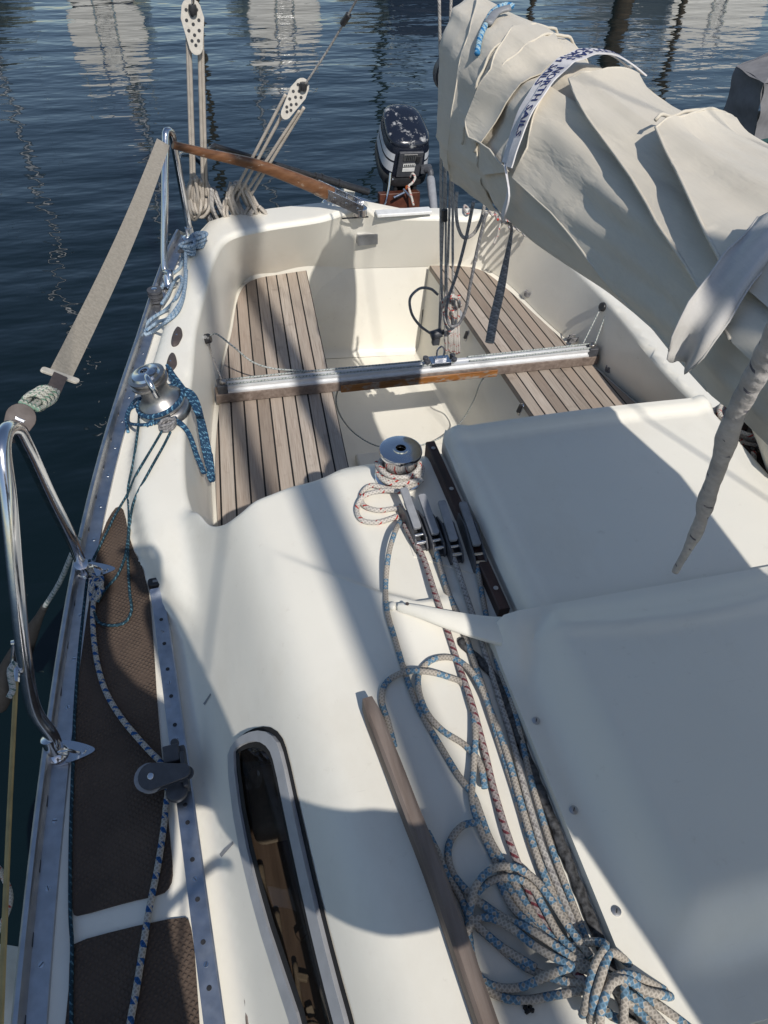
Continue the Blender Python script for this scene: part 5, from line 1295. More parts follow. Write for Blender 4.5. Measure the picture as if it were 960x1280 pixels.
# ------------------------------------------------------------------ mainsheet
ms = thing('mainsheet_tackle', 'mainsheet tackle from the boom end to the traveller car with a coiled tail', 'mainsheet', cq)
def plate_block(name, c, F_, w_, h_, holes, parent, mat='offwhite', th=.010):
    o = []
    for t in np.linspace(0, math.pi, 9): o.append((w_ / 2 * math.cos(t) * .85, h_ * .30 + h_ * .2 * math.sin(t)))
    for t in np.linspace(math.pi, 2 * math.pi, 9): o.append((w_ / 2 * math.cos(t) * .62, -h_ * .32 + h_ * .18 * math.sin(t)))
    o = [(w_ / 2, h_ * .16)] + o[:9] + [(-w_ / 2, h_ * .16)] + o[9:]
    mb = MB()
    for s in (-1, 1): prism(mb, o, F_, np.asarray(c) + F_ @ V3(0, 0, s * th), -.0022, .0022)
    ob = mb.build(name, M[mat], parent, bevel=.001)
    for hx_, hy2 in holes:
        mb = MB()
        for s in (-1, 1): lathe(mb, np.asarray(c) + F_ @ V3(hx_ * w_, hy2 * h_, s * (th + .0018)), [(.0054, -.0012), (.0054, .0012)], F_, 10)
        mb.build('lightening_hole', M['black'], ob)
    mb = MB()
    for yy in (.22, -.18): lathe(mb, np.asarray(c) + F_ @ V3(0, yy * h_, 0), [(w_ * .36, -th + .003), (w_ * .30, 0), (w_ * .36, th - .003)], F_, 18)
    mb.build('sheave', M['grey'], ob); return ob
HOL = [(-.22, .30), (.22, .30), (0, .36), (0, .20), (-.26, .12), (.26, .12), (0, .05), (-.22, -.06), (.22, -.06), (0, -.14), (-.14, -.24), (.14, -.24), (0, -.32)]
def facecam(c, updir):
    z_ = unit(CP - np.asarray(c)); y_ = np.asarray(updir, float) - z_ * np.dot(updir, z_); y_ = unit(y_); return np.stack([np.cross(y_, z_), y_, z_], 1)
ub = py(559, 108, 2.09); FU = frame((-.75, -.62, .2), (.5, -.6, 0)); FU = facecam(ub, (0, 0, 1))
plate_block('boom_block', ub, FU, .042, .115, HOL, ms, 'white')
lb = py(569, 402, 2.12); FLb = facecam(lb, (.15, .2, 1)); plate_block('lower_block', lb, FLb, .048, .085, [(-.2, .2), (.2, .2), (0, .3), (-.2, -.05), (.2, -.05)], ms, 'ltgrey')
mb = MB(); q = py(545, 416, 2.10); cyl(mb, q + V3(-.018, 0, -.01), q + V3(.02, 0, .0), .016, 14); box(mb, q + V3(.0, 0, -.03), (.022, .02, .03)); box(mb, q + V3(.03, .0, .0), (.05, .012, .016)); mb.build('cam_cleat', M['dkgrey'], ms, bevel=.003)
mb = MB()
for x0, x1, r_ in ((.024, .012, .0042), (-.006, -.012, .004)):
    tube(mb, [ub + V3(x0 - .01, .0, .05 if x0 > 0 else .3), V3(cq[0] + x1, cq[1] - .003, cq[2] + .08)], r_, 8)
tube(mb, [py(549, 0, 2.06), py(551, 120, 2.07), py(551, 300, 2.08), py(552, 400, 2.09), cq + V3(-.012, 0, .07)], .0042, 8)
tube(mb, [py(553, 50, 2.06), py(557, 200, 2.07), py(557, 330, 2.08), py(556, 425, 2.09)], .0036, 8)
tube(mb, [py(566, 228, 2.06), py(566, 330, 2.08), py(567, 385, 2.09)], .0042, 8); mb.build('fall_line', M['r_grey'], ms, angle=180)
mb = MB(); cyl(mb, py(556, 262, 2.07), py(556, 276, 2.07), .009, 10); mb.build('line_bead', M['black'], ms)
hk = []; rnd = random.Random(8)
for k in range(7):
    u0 = 557 + k * 2.6; hk.append([py(u0 + 1, 372 + rnd.uniform(-3, 3), 2.08 + .004 * k), py(u0 + rnd.uniform(-1, 1), 400, 2.085 + .003 * k), py(u0 + 1 + rnd.uniform(-1, 1), 425, 2.09), py(u0 + 1, 440 + rnd.uniform(-2, 2), 2.10)])
hk += [[py(553, 385, 2.07), py(556, 374, 2.06), py(564, 369, 2.05), py(572, 374, 2.06), py(574, 384, 2.08)], [py(552, 378, 2.06), py(560, 371, 2.045), py(570, 372, 2.05), py(576, 382, 2.07)], [py(555, 390, 2.06), py(557, 405, 2.055), py(564, 415, 2.06), py(569, 405, 2.07), py(566, 388, 2.07)]]
multi('tail_coil', None, None, hk, .0050, M['r_white'], parent=ms)
multi('slack_loop', None, None, [[py(547, 368, 2.08), py(538, 361, 2.07), py(524, 361, 2.05), py(513, 372, 2.04), py(514, 390, 2.04), py(524, 406, 2.06), py(537, 416, 2.09)]], .0044, M['r_dark'], parent=ms)
multi('slack_loop', None, None, [[py(571, 240, 2.02), py(570, 260, 2.02), py(573, 285, 2.02), py(580, 297, 2.02), py(590, 294, 2.02), py(600, 278, 2.01), py(606, 255, 2.0)]], .0052, M['r_grey'], parent=ms)
multi('slack_loop', None, None, [[py(592, 252, 1.98), py(582, 300, 2.0), py(570, 345, 2.02), py(560, 375, 2.03), py(558, 395, 2.03), py(564, 408, 2.03), py(572, 406, 2.03), py(581, 390, 2.02), py(588, 355, 2.0), py(597, 310, 1.99), py(608, 265, 1.98)]], .0050, M['r_dark'], parent=ms)
# ------------------------------------------------------------------ backstay tackles on the stern quarter
def hank(cx, cy, y, z_scale, n, seed, w_=20, h_=55, lean=0):
    rnd = random.Random(seed); out = []
    for k in range(n):
        w1 = w_ * rnd.uniform(.5, 1.0); x0 = cx + rnd.uniform(-w_ * .3, w_ * .3); hh = h_ * rnd.uniform(.7, 1)
        pts = [(x0 - w1 * .15, cy - hh * .4), (x0 - w1 * .5 + lean * .3, cy), (x0 - w1 * .35 + lean, cy + hh * .45), (x0 + lean, cy + hh * .58), (x0 + w1 * .4 + lean, cy + hh * .35), (x0 + w1 * .4 + lean * .4, cy), (x0 + w1 * .1, cy - hh * .42)]
        out.append([py(u, v, y + rnd.uniform(-.03, .03)) for u, v in pts])
    return out
bt = thing('backstay_tackle', 'upright backstay tackle with a white holed block at the stern corner', 'tackle', pz(252, 282, 1.06), 'backstay tackles')
bc = py(242, 34, 2.93); plate_block('tackle_block', bc, facecam(bc, (0, 0, 1)), .076, .158, HOL, bt)
b0 = pz(252, 280, 1.07); mb = MB()
for dx, u1, v1, u2, v2 in ((-1, 234, 30, 240, 250), (-1, 237, 55, 244, 260), (1, 249, 50, 254, 258), (1, 252, 28, 258, 245)): tube(mb, [py(u1, v1, 2.93), py(u2, v2, 2.99)], .0066, 8)
mb.build('fall_line', M['r_tackle'], bt, angle=180); mb = MB(); tube(mb, [py(242, 14, 2.92), py(240, -60, 2.85), py(236, -220, 2.6)], .004, 8); mb.build('stay_wire', M['steel'], bt)
mb = MB(); lathe(mb, py(241, 12, 2.92), [(.012, -.014), (.015, 0), (.012, .014)], I3, 12); mb.build('shackle', M['black'], bt)
multi('tail_hank', None, None, hank(249, 243, 2.985, 1, 9, 2, 24, 58), .0062, M['r_tackle'], parent=bt)
multi('tail_hank', None, None, hank(266, 258, 2.99, 1, 4, 12, 14, 60, 12), .0055, M['r_grey'], parent=bt)
bt2 = thing('backstay_tackle', 'slanting backstay tackle leading up to the right over the tiller', 'tackle', pz(300, 280, 1.06), 'backstay tackles')
bc = py(368, 124, 2.86); dr2 = unit(py(432, 25, 2.70) - py(292, 262, 2.99)); plate_block('tackle_block', bc, facecam(bc, dr2), .062, .150, HOL, bt2)
mb = MB()
for (u1, v1), (u2, v2) in (((357, 118), (288, 250)), ((361, 128), (294, 252)), ((374, 138), (304, 246)), ((380, 134), (312, 246))): tube(mb, [py(u1, v1, 2.86), py(u2, v2, 2.985)], .0060, 8)
mb.build('fall_line', M['r_tackle'], bt2, angle=180); mb = MB(); tube(mb, [py(381, 106, 2.84), py(410, 62, 2.77), py(432, 25, 2.70), py(440, 10, 2.67), py(500, -100, 2.4)], .0038, 8); mb.build('stay_wire', M['r_grey'], bt2, angle=180)
mb = MB(); 
tube(mb, [py(428, 30, 2.71), py(436, 18, 2.69)], .010, 10); lathe(mb, py(379, 108, 2.845), [(.012, -.012), (.014, 0), (.012, .012)], I3, 12); mb.build('stay_terminal', M['black'], bt2)
multi('tail_hank', None, None, hank(300, 250, 2.985, 1, 9, 4, 32, 58, 12) + hank(318, 270, 2.98, 1, 5, 6, 28, 30, 8) + hank(286, 266, 2.98, 1, 5, 9, 20, 48, 8), .0062, M['r_tackle'], parent=bt2)
# dark lashing knots on the quarter and the white line hank under the sail on the far quarter
multi('quarter_lashing', 'tangled dark lashing at the foot of the backstay tackle', 'lashing', hank(268, 268, 3.02, 1, 8, 31, 16, 22), .0040, M['r_dark'])
multi('quarter_line', 'white line heaped on the stern quarter beneath the furled sail', 'rope', [[pz(u + 4 * math.cos(t + k), v + 5 * math.sin(t * 1.2 + k), 1.05 + .012 * math.sin(t + k)) for t in np.linspace(0, 6, 10)] for k, (u, v) in enumerate(((584, 262), (616, 264), (624, 270), (632, 276), (648, 284), (656, 290), (664, 292), (630, 272), (640, 282)))] + [[pz(628, 274, 1.06), pz(624, 285, 1.03), pz(621, 296, .99), pz(617, 305, .96)]], .0052, M['r_white'])
# line coiled on the far roof winch
multi('winch_coil', 'white red flecked line coiled on the far coachroof winch under the sail', 'rope', [[wbr + V3((.052 + .004 * k) * math.cos(t), (.052 + .004 * k) * math.sin(t) * 1.05, .016 + .009 * (k % 4)) for t in np.linspace(k, k + 6.5, 28)] for k in range(6)] + [[(880, 520, .012), (872, 536, .014), (890, 552, .012), (915, 560, .012), (940, 558, .012)], [(892, 525, .02), (884, 541, .02), (905, 553, .02), (935, 550, .02)], [(905, 590, .01), (925, 605, .01), (940, 620, .01)], [(898, 582, .012), (915, 612, .01), (930, 640, .01)], [(942, 565, .03), (944, 590, .01), (952, 615, .01)]], .0055, M['r_white'])
# ------------------------------------------------------------------ strap between stern rail and gate frame
st_ = thing('lifeline_strap', 'worn beige webbing strap stretched between stern rail and gate frame', 'strap', py(130, 340, 2.0))
A_ = py(204, 178, 2.755); B_ = py(76, 468, 1.33); C = np.array([A_ + (B_ - A_) * t + V3(0, 0, -.02 * math.sin(math.pi * t)) for t in np.linspace(0, 1, 40)]); dd = unit(B_ - A_)
side = unit(np.cross(dd, unit(CP - C[20]))); sides = np.array([unit(side + .7 * (t - .35) * unit(CP - C[20])) for t in np.linspace(0, 1, 40)])
mb = MB(); ribbon(mb, C, sides, .046, .003); mb.build('webbing', M['webbing'], st_, angle=60)
mb = MB(); FBk = np.stack([sides[-1], dd, np.cross(sides[-1], dd)], 1); 
prism(mb, rrect(.078, .016, .007), FBk, B_ + dd * .004, -.003, .003); mb.build('strap_buckle', M['offwhite'], st_, bevel=.001)
mb = MB(); ribbon(mb, np.array([B_ + dd * (.008 + .05 * t) for t in np.linspace(0, 1, 6)]), side, .026, .012); mb.build('strap_end', M['brownpl'], st_, angle=60)
G_ = tp_ + V3(.0, .02, .0); G_ = py(26, 522, 1.12)
mb = MB(); q0 = B_ + dd * .05; q1 = py(36, 508, 1.16)
for k in range(5):
    s = side * .007 * (k - 2); tube(mb, [q0 + s * .6, (q0 + q1) / 2 + s * 1.4 + V3(0, 0, .006 * (k % 2)), q1 + s], .0042, 8)
for k in range(4):
    c = q0 + (q1 - q0) * (.25 + .14 * k); dq = unit(q1 - q0); e1 = side; e2 = np.cross(dq, e1); tube(mb, [c + (e1 * math.cos(t) + e2 * math.sin(t)) * .0165 + dq * .004 * t for t in np.linspace(0, 6.8, 16)], .0042, 7)
tube(mb, [q0 + side * .012, q0 + side * .022 + dd * .02, q0 + side * .016 + dd * .05], .0042, 7); mb.build('rope_lashing', M['r_cover'], st_, angle=180)
FB2 = frame(unit(CP - G_), dd); mb = MB(); cheek(G_, np.stack([-FB2[:, 0], -FB2[:, 1], FB2[:, 2]], 1), .028, .024, .018, .008, .013, mb); cheek(G_, np.stack([-FB2[:, 0], -FB2[:, 1], FB2[:, 2]], 1), .028, .024, .018, -.013, -.008, mb)
lathe(mb, G_, [(.016, -.007), (.012, 0), (.016, .007)], FB2, 16, 1); box(mb, G_ + FB2 @ V3(.004, .0, .014), (.006, .016, .002), FB2, 1); mb.build('strap_block', [M['brownpl'], M['steel']], st_, bevel=.001)
mb = MB(); tube(mb, [G_ - dd * -.018 + FB2 @ V3(0, .0, .008), G_ + dd * .034, py(9, 548, 1.03) + V3(0, 0, .012), py(4, 545, 1.03)], .0055, 8); mb.build('strap_shackle', M['steel'], st_)
# lifeline, fender lines
lf = thing('lifeline', 'yellowed plastic covered lifeline shackled to the gate frame', 'lifeline', py(20, 840, .86))
l0 = py(24, 802, .872); l1 = py(21, 834, .86); l2 = py(12, 1010, .62); l3 = py(5, 1172, .40); l4 = l3 + (l3 - l2) * 2
mb = MB(); tube(mb, [l1, l2, l3, l4], .0042, 8, .02); mb.build('covered_wire', M['r_yellow'], lf, angle=180)
mb = MB(); 
for s in (-1, 1): tube(mb, [l0 + V3(s * .009, 0, 0), l1 + V3(s * .009, 0, 0)], .0032, 7)
cyl(mb, l0 + V3(-.013, 0, 0), l0 + V3(.013, 0, 0), .004, 8); cyl(mb, l1 + V3(-.013, 0, 0), l1 + V3(.013, 0, 0), .005, 8); cyl(mb, l1, l1 + (l2 - l1) * .12, .0058, 8); mb.build('rigging_toggle', M['steel'], lf)
fd = thing('fender', 'white fender hanging outside the hull below the gate frame', 'fender', V3(-1.30, .42, .45), 'fenders')
mb = MB(); fc = pz(4, 1225, .70); lathe(mb, fc + V3(-.03, -.02, -.42), [(.0, 0), (.05, .02), (.085, .06), (.095, .12), (.095, .38), (.085, .43), (.04, .47), (.03, .50), (.022, .505)], I3, 28); mb.build('fender_body', M['white'], fd, angle=60)
mb = MB(); tube(mb, [fc + V3(-.03, -.02, .09), pz(12, 1130, .86), pz(4, 1095, .92), pz(-8, 1080, .98)], .0055, 8); mb.build('fender_line', M['r_white'], fd, angle=180)
fd2 = thing('fender', 'black fender on a white line, in shade between hull and water', 'fender', V3(-1.25, 1.05, .5), 'fenders')
q1 = S(99, 680, .01); q1 = pz(92, 688, .98); q2 = pz(56, 758, .80); mb = MB(); tube(mb, [pz(101, 672, 1.0), q1, (q1 + q2) / 2 + V3(0, 0, -.01), q2], .0062, 8); mb.build('fender_line', M['r_thin'], fd2, angle=180)
q3 = pz(34, 800, .66); q4 = pz(-6, 880, .46); mb = MB(); tube(mb, [q2, q2 + (q3 - q2) * .3, q3, q4], lambda t: .009 + .026 * ss(.0, .75, t), 14); mb.build('fender_body', M['rubber'], fd2, angle=180)
line('rope_tail', 'frayed white rope end hanging beside the lifeline shackle', 'rope', [py(19, 828, .84), py(13, 836, .83), py(14, 850, .82), py(16, 862, .81), py(11, 872, .80)], .0055, M['r_thin'])
# ------------------------------------------------------------------ outboard motor on the stern bracket
om = thing('outboard_motor', 'navy outboard motor with peeling white top and silver side bands, tilted on the stern', 'outboard motor', py(500, 245, 3.38))
ob = py(500, 194, 3.44); uo = unit(V3(.02, -.34, 1)); FO = np.stack([V3(1, 0, 0), np.cross(uo, V3(1, 0, 0)), uo], 1); FO[:, 0] = unit(np.cross(FO[:, 1], FO[:, 2])); FO = FO * .93
def ring(w_, l_, z, dy=0, n=40, e=.62):
    out = []
    for k in range(n):
        a = 2 * math.pi * k / n; ca, sa = math.cos(a), math.sin(a); x = w_ / 2 * math.copysign(abs(ca) ** e, ca); y = l_ / 2 * math.copysign(abs(sa) ** e, sa); x *= 1 - .10 * (y / (l_ / 2))
        out.append(ob + FO @ V3(x, y + dy, z))
    return out
def shell(rs, mb, mi=0, cap0=True, cap1=True):
    n = len(rs[0]); vs = [p for r_ in rs for p in r_]; fs = [(i * n + k, i * n + (k + 1) % n, (i + 1) * n + (k + 1) % n, (i + 1) * n + k) for i in range(len(rs) - 1) for k in range(n)]
    if cap0: fs.append(tuple(range(n - 1, -1, -1)))
    if cap1: fs.append(tuple((len(rs) - 1) * n + k for k in range(n)))
    mb.add(vs, fs, mi)
mb = MB(); shell([ring(.205, .30, -.055), ring(.232, .33, -.045), ring(.236, .335, -.012), ring(.226, .325, .0)], mb); mb.build('lower_pan', M['black'], om, angle=40)
mb = MB(); shell([ring(.222, .32, .0), ring(.224, .322, .01), ring(.218, .315, .07), ring(.206, .30, .135), ring(.200, .292, .150)], mb); cw = mb.build('cowling', M['cowlpaint'], om, angle=40)
mb = MB(); shell([ring(.198, .290, .150), ring(.200, .292, .158), ring(.194, .284, .170), ring(.165, .245, .180), ring(.10, .15, .1855), ring(.02, .03, .187)], mb); mb.build('cowling_top', M['cowl'], cw, angle=60)
def band(z0, z1, a0, a1, name, mat):
    mb = MB(); N = 14; rows_ = []
    for z in (z0, z1):
        wz = np.interp(z, [0, .01, .07, .135, .15], [.222, .224, .218, .206, .2]) + .004; lz = np.interp(z, [0, .01, .07, .135, .15], [.32, .322, .315, .30, .292]) + .004; row = []
        for k in range(N):
            a = R(a0 + (a1 - a0) * k / (N - 1)); ca, sa = math.cos(a), math.sin(a); x = wz / 2 * math.copysign(abs(ca) ** .62, ca); y = lz / 2 * math.copysign(abs(sa) ** .62, sa); x *= 1 - .10 * (y / (lz / 2)); row.append(ob + FO @ V3(x, y, z))
        rows_.append(row)
    f_ = [(k, k + 1, N + k + 1, N + k) for k in range(N - 1)]; f_ = f_ if a1 > a0 else [q[::-1] for q in f_]
    mb.add(rows_[0] + rows_[1], f_); return mb.build(name, mat, cw)
band(.085, .118, -62, 55, 'side_band', M['silver']); band(.028, .076, -62, 55, 'side_band', M['silver']); band(.085, .118, 242, 125, 'side_band', M['silver']); band(.028, .076, 242, 125, 'side_band', M['silver'])
fy = -.163; mb = MB(); FF = np.stack([FO[:, 0], FO[:, 2], -FO[:, 1]], 1)
box(mb, ob + FO @ V3(0, fy + .004, .075), (.118, .135, .014), FF); fp = mb.build('front_panel', M['dkgrey'], cw, bevel=.004)
mb = MB(); box(mb, ob + FO @ V3(-.004, fy - .005, .118), (.066, .034, .003), FF, 0); box(mb, ob + FO @ V3(.034, fy - .006, .110), (.020, .034, .010), FF, 1)
for k in range(5): box(mb, ob + FO @ V3(-.022 + .009 * k, fy - .0075, .118), (.004, .028, .002), FF, 1)
mb.build('choke_panel', [M['anod'], M['black']], fp, bevel=.001)
mb = MB(); box(mb, ob + FO @ V3(-.004, fy - .005, .052), (.060, .020, .002), FF, 0); box(mb, ob + FO @ V3(-.004, fy - .005, .077), (.060, .014, .002), FF, 0)
for k in range(6): box(mb, ob + FO @ V3(-.026 + .009 * k, fy - .0066, .077), (.005, .009, .001), FF, 1)
mb.build('label_plate', [M['white'], M['black']], fp)
mb = MB(); lathe(mb, ob + FO @ V3(.01, -.165, -.062), [(.012, 0), (.012, .02)], I3, 14); mb.build('starter_knob', plain('orange_plastic', (.45, .12, .04), .5), om)
mb = MB(); box(mb, ob + FO @ V3(0, .02, -.11), (.13, .20, .13), FO); box(mb, ob + V3(.0, .06, -.45), (.09, .14, .62)); box(mb, ob + V3(0, .07, -.80), (.055, .20, .16)); box(mb, ob + V3(-.045, -.06, -.13), (.022, .12, .17)); box(mb, ob + V3(.045, -.06, -.13), (.022, .12, .17)); mb.build('drive_leg', M['black'], om, bevel=.01, seg=3)
mb = MB(); cyl(mb, py(490, 224, 3.31), py(516, 224, 3.31), .008, 10); tube(mb, [py(488, 216, 3.28), py(486, 235, 3.26), py(483, 250, 3.24), py(479, 260, 3.2)], .0045, 8); cyl(mb, py(492, 247, 3.22), py(507, 240, 3.24), .006, 8); cyl(mb, py(504, 236, 3.24), py(514, 248, 3.22), .005, 8); mb.build('clamp_screw', M['steel'], om)
mb = MB(); tube(mb, [py(512, 222, 3.3), py(516, 217, 3.28), py(519, 222, 3.27), py(514, 230, 3.25), py(511, 232, 3.25), py(514, 245, 3.22), py(517, 257, 3.2)], .0055, 8); mb.build('pull_cord', M['r_white'], om, angle=180)
mb = MB(); a0, a1 = py(538, 222, 3.24), py(544, 275, 3.06); lathe(mb, a0, [(.016, 0), (.019, .01), (.0185, .08), (.016, .17), (.015, np.linalg.norm(a1 - a0))], frame(a1 - a0), 16); mb.build('steering_handle', M['ltgrey'], om, angle=50)
mb = MB(); tube(mb, [py(520, 212, 3.32), py(530, 212, 3.28), py(538, 214, 3.25), a0], .014, 10); box(mb, py(532, 211, 3.28), (.05, .03, .03)); mb.build('handle_joint', M['dkgrey'], om, bevel=.003)
mb = MB(); bb = py(500, 246, 3.26); box(mb, V3(bb[0], 3.27, .90), (.19, .045, .22), frame((0, .12, 1))); box(mb, V3(bb[0], 3.24, .80), (.08, .12, .03)); mb.build('bracket_board', M['padwood'], boat, bevel=.005)

# ------------------------------------------------------------------ neighbouring motorboat with a canvas cover (right edge)
nb = thing('motorboat', 'dark hulled motorboat under a grey canvas cover moored beyond the sail', 'motorboat', (3.4, 4.6, 0))
def hull_mesh(mb, y0, y1, xc, half, zdeck, n=24, bow=1, mi=0):
    st = np.linspace(0, 1, n); rws = []
    for t in st:
        h = half * (1 - max(0, (t - .45) / .55) ** 2.2) * (.86 + .14 * min(1, t / .3)); h = max(h, .02); y = y0 + (y1 - y0) * t; zd = zdeck + .22 * t * t
        rws.append([(xc + h, y, zd), (xc + h * .99, y, zd - .08), (xc + h * .93, y, zdeck * .45), (xc + h * .80, y, .05), (xc + h * .4, y, -.25), (xc, y, -.3)] + [(xc - h * .4, y, -.25), (xc - h * .80, y, .05), (xc - h * .93, y, zdeck * .45), (xc - h * .99, y, zd - .08), (xc - h, y, zd)])
    m = 11; vs = [p for r_ in rws for p in r_]; fs = [(i * m + j, i * m + j + 1, (i + 1) * m + j + 1, (i + 1) * m + j) for i in range(n - 1) for j in range(m - 1)]
    fs += [tuple(range(m - 1, -1, -1))]; fs += [(i * m, (i + 1) * m, (i + 1) * m + m - 1, i * m + m - 1) for i in range(n - 1)]
    if y1 < y0: fs = [f[::-1] for f in fs]
    mb.add(vs, [f[::-1] for f in fs], mi)
mb = MB(); hull_mesh(mb, 4.9, -.4, 3.55, 1.12, .72); mb.build('hull', M['darkhull'], nb, angle=40)
cA = pz(898, 163, .95); cB = pz(941, 184, .95); ex = unit(V3(*(cB - cA)[:2], 0)); ey = V3(-ex[1], ex[0], 0)
if ey[1] < 0: ey = -ey
def cpt_(a_, b_, z): return cA + ex * a_ + ey * b_ + V3(0, 0, z)
wA = np.linalg.norm((cB - cA)[:2]); tA_ = py(920, 82, cA[1] + .03); hT = .36
cB2 = cB + unit(V3(.97, .20, 0)) * .8
mb = MB(); base = [cA, cB, cB2, cA + V3(.75, .62, 0)]
topc = [py(920, 83, cA[1] + .02), py(955, 104, cB[1] + .0), None, None]; topc[2] = topc[1] + (cB2 - cB) * .8 + V3(-.05, 0, .02); topc[3] = topc[0] + V3(.62, .45, .0)
bnd = [b_ + (t_ - b_) * .10 for b_, t_ in zip(base, topc)]
ridge_ = sum(topc) / 4 + V3(0, 0, .07)
def quadgrid(mb, a_, b_, c2, d_, nx, ny, mi=0, wob=0, seed=0):
    vs = []; 
    for j in range(ny + 1):
        for i in range(nx + 1):
            s, t = i / nx, j / ny; p = (a_ * (1 - s) + b_ * s) * (1 - t) + (d_ * (1 - s) + c2 * s) * t
            k = 4 * s * (1 - s) * (1 if True else 0); nn = unit(np.cross(b_ - a_, d_ - a_)); p = p + nn * wob * (noise.noise(Vector((s * 3 + seed, t * 3, 1))) - .6 * k) ; vs.append(p)
    mb.add(vs, [(j * (nx + 1) + i, j * (nx + 1) + i + 1, (j + 1) * (nx + 1) + i + 1, (j + 1) * (nx + 1) + i) for j in range(ny) for i in range(nx)], mi)
for k in range(4):
    a_, b_ = k, (k + 1) % 4; quadgrid(mb, bnd[a_], bnd[b_], topc[b_], topc[a_], 12, 12, 0, .022, k)
    quadgrid(mb, topc[a_], topc[b_], ridge_, ridge_, 8, 8, 0, .008, k + 5)
cov = mb.build('canvas_cover', M['cover'], nb, angle=30); mb = MB()
for k in range(4): a_, b_ = k, (k + 1) % 4; quadgrid(mb, base[a_], base[b_], bnd[b_], bnd[a_], 12, 2, 0, .022, k)
mb.build('hem_band', M['greenband'], cov, angle=30)
mb = MB(); tube(mb, [cB + V3(-.03, .03, .05), cB + V3(-.04, .03, -.06), cB + V3(-.045, .03, -.20)], .011, 8); mb.build('cover_pole', M['steel'], nb)
mb = MB(); box(mb, (cA + cB) / 2 + V3(.30, .32, -.12), (.55, .5, .16)); mb.build('console', M['padwood'], nb, bevel=.01)
mb = MB(); tube(mb, [cB + V3(.05, -.05, -.16), cB + V3(.12, -.02, -.12), cB + V3(.20, -.10, -.18), cB + V3(.10, -.12, -.2)], .008, 6); mb.build('deck_line', M['r_moor'], nb)

# ------------------------------------------------------------------ yachts across the fairway: only their reflections show in the water
def yacht(label, x, y, half, zd, hullm, transm, mastx=0, cabin=True, ladder=True, mastmat='alu', L=8.0, mast_h=10):
    o = thing('moored_yacht', label, 'yacht', (x, y, 0), 'yachts moored across the water')
    mb = MB(); hull_mesh(mb, y + .01, y + L, x, half, zd); mb.build('hull', hullm, o, angle=40)
    mb = MB(); h = half * .86; poly = [(h * 1.05 * math.copysign(abs(math.cos(t)) ** .6, math.cos(t)), .06 + (zd + .10) * (.5 + .5 * math.copysign(abs(math.sin(t)) ** .75, math.sin(t)))) for t in np.linspace(0, 2 * math.pi, 32, endpoint=False)][::-1]
    prism(mb, poly, np.stack([V3(1, 0, 0), V3(0, 0, 1), V3(0, -1, 0)], 1), (x, y, 0), -.02, .05); tr_ = mb.build('transom', transm, o, bevel=.02)
    if ladder:
        mb = MB()
        for s in (-.14, .14): tube(mb, [V3(x + s, y - .07, .12), V3(x + s, y - .09, zd), V3(x + s, y + .02, zd + .35)], .016, 8)
        for z in (.25, .45, .65, .85): cyl(mb, (x - .14, y - .085, z), (x + .14, y - .085, z), .012, 8)
        mb.build('boarding_ladder', M['steel'], o)
    if cabin:
        mb = MB(); box(mb, (x, y + L * .45, zd + .32), (half * 1.1, L * .35, .50), taper=(.8, .8)); box(mb, (x, y + .9, zd + .12), (half * 1.15, 1.6, .42), taper=(.55, .8)); mb.build('coachroof', M['hullw'], o, bevel=.05)
    mb = MB(); cyl(mb, (x + mastx, y + L * .5, zd), (x + mastx, y + L * .5, mast_h), .07, 10); cyl(mb, (x + mastx, y + L * .5, zd + 1.0), (x + mastx, y + .6, zd + 1.05), .09, 10); mb.build('mast', M[mastmat], o)
    mb = MB()
    for s in (-1, 1):
        tube(mb, [V3(x + s * half * .75, y + .15, zd), V3(x + s * half * .75, y + .1, zd + .55), V3(x + s * half * .3, y + .02, zd + .6)], .014, 6)
        tube(mb, [V3(x + s * half * .95, y + L * .5, zd), V3(x + mastx, y + L * .5, mast_h * .95)], .006, 5)
    mb.build('stern_pulpit', M['steel'], o); return o
yacht('white transomed yacht with a boarding ladder, moored furthest to the left', -1.62, 13.6, .62, .95, M['navy'], M['hullw'], .1)
yacht('yacht with a rounded white transom moored right of the ladder yacht', 1.12, 14.1, .66, .80, M['darkhull'], M['hullw'], -.05, True, True)
yacht('dark hulled yacht moored across the water behind the outboard motor', 4.0, 15.2, 1.0, .85, M['navy'], M['navy'], 0, False, False, 'darkhull')
yacht('white hulled yacht moored across the water at the right', 9.6, 15.0, 1.2, 1.1, M['hullw'], M['hullw'], -.3)
yacht('dark hulled yacht moored across the water at the far left', -4.4, 14.6, 1.1, .95, M['darkhull'], M['navy'], .2, True, False)
pg = 'mooring piles across the water'
for px_, y, h, r_ in ((7.05, 14.0, 2.2, .16), (6.0, 15.5, 5.5, .05), (8.6, 14.6, 5.0, .055), (-.2, 15.5, 6.5, .05)):
    o = thing('mooring_pile' if r_ > .1 else 'mooring_post', 'thick dark timber pile standing in the water across the fairway' if r_ > .1 else 'thin post standing in the water across the fairway', 'pile', (px_, y, 0), pg)
    mb = MB(); lathe(mb, (px_, y, -1), [(r_ * 1.1, 0), (r_, 1 + h * .6), (r_ * .95, 1 + h)], I3, 14); lathe(mb, (px_, y, h - .05), [(r_ * 1.1, 0), (r_ * 1.1, .05), (r_ * .6, .12)], I3, 14); mb.build('timber' if r_ > .1 else 'post', M['pile'], o)

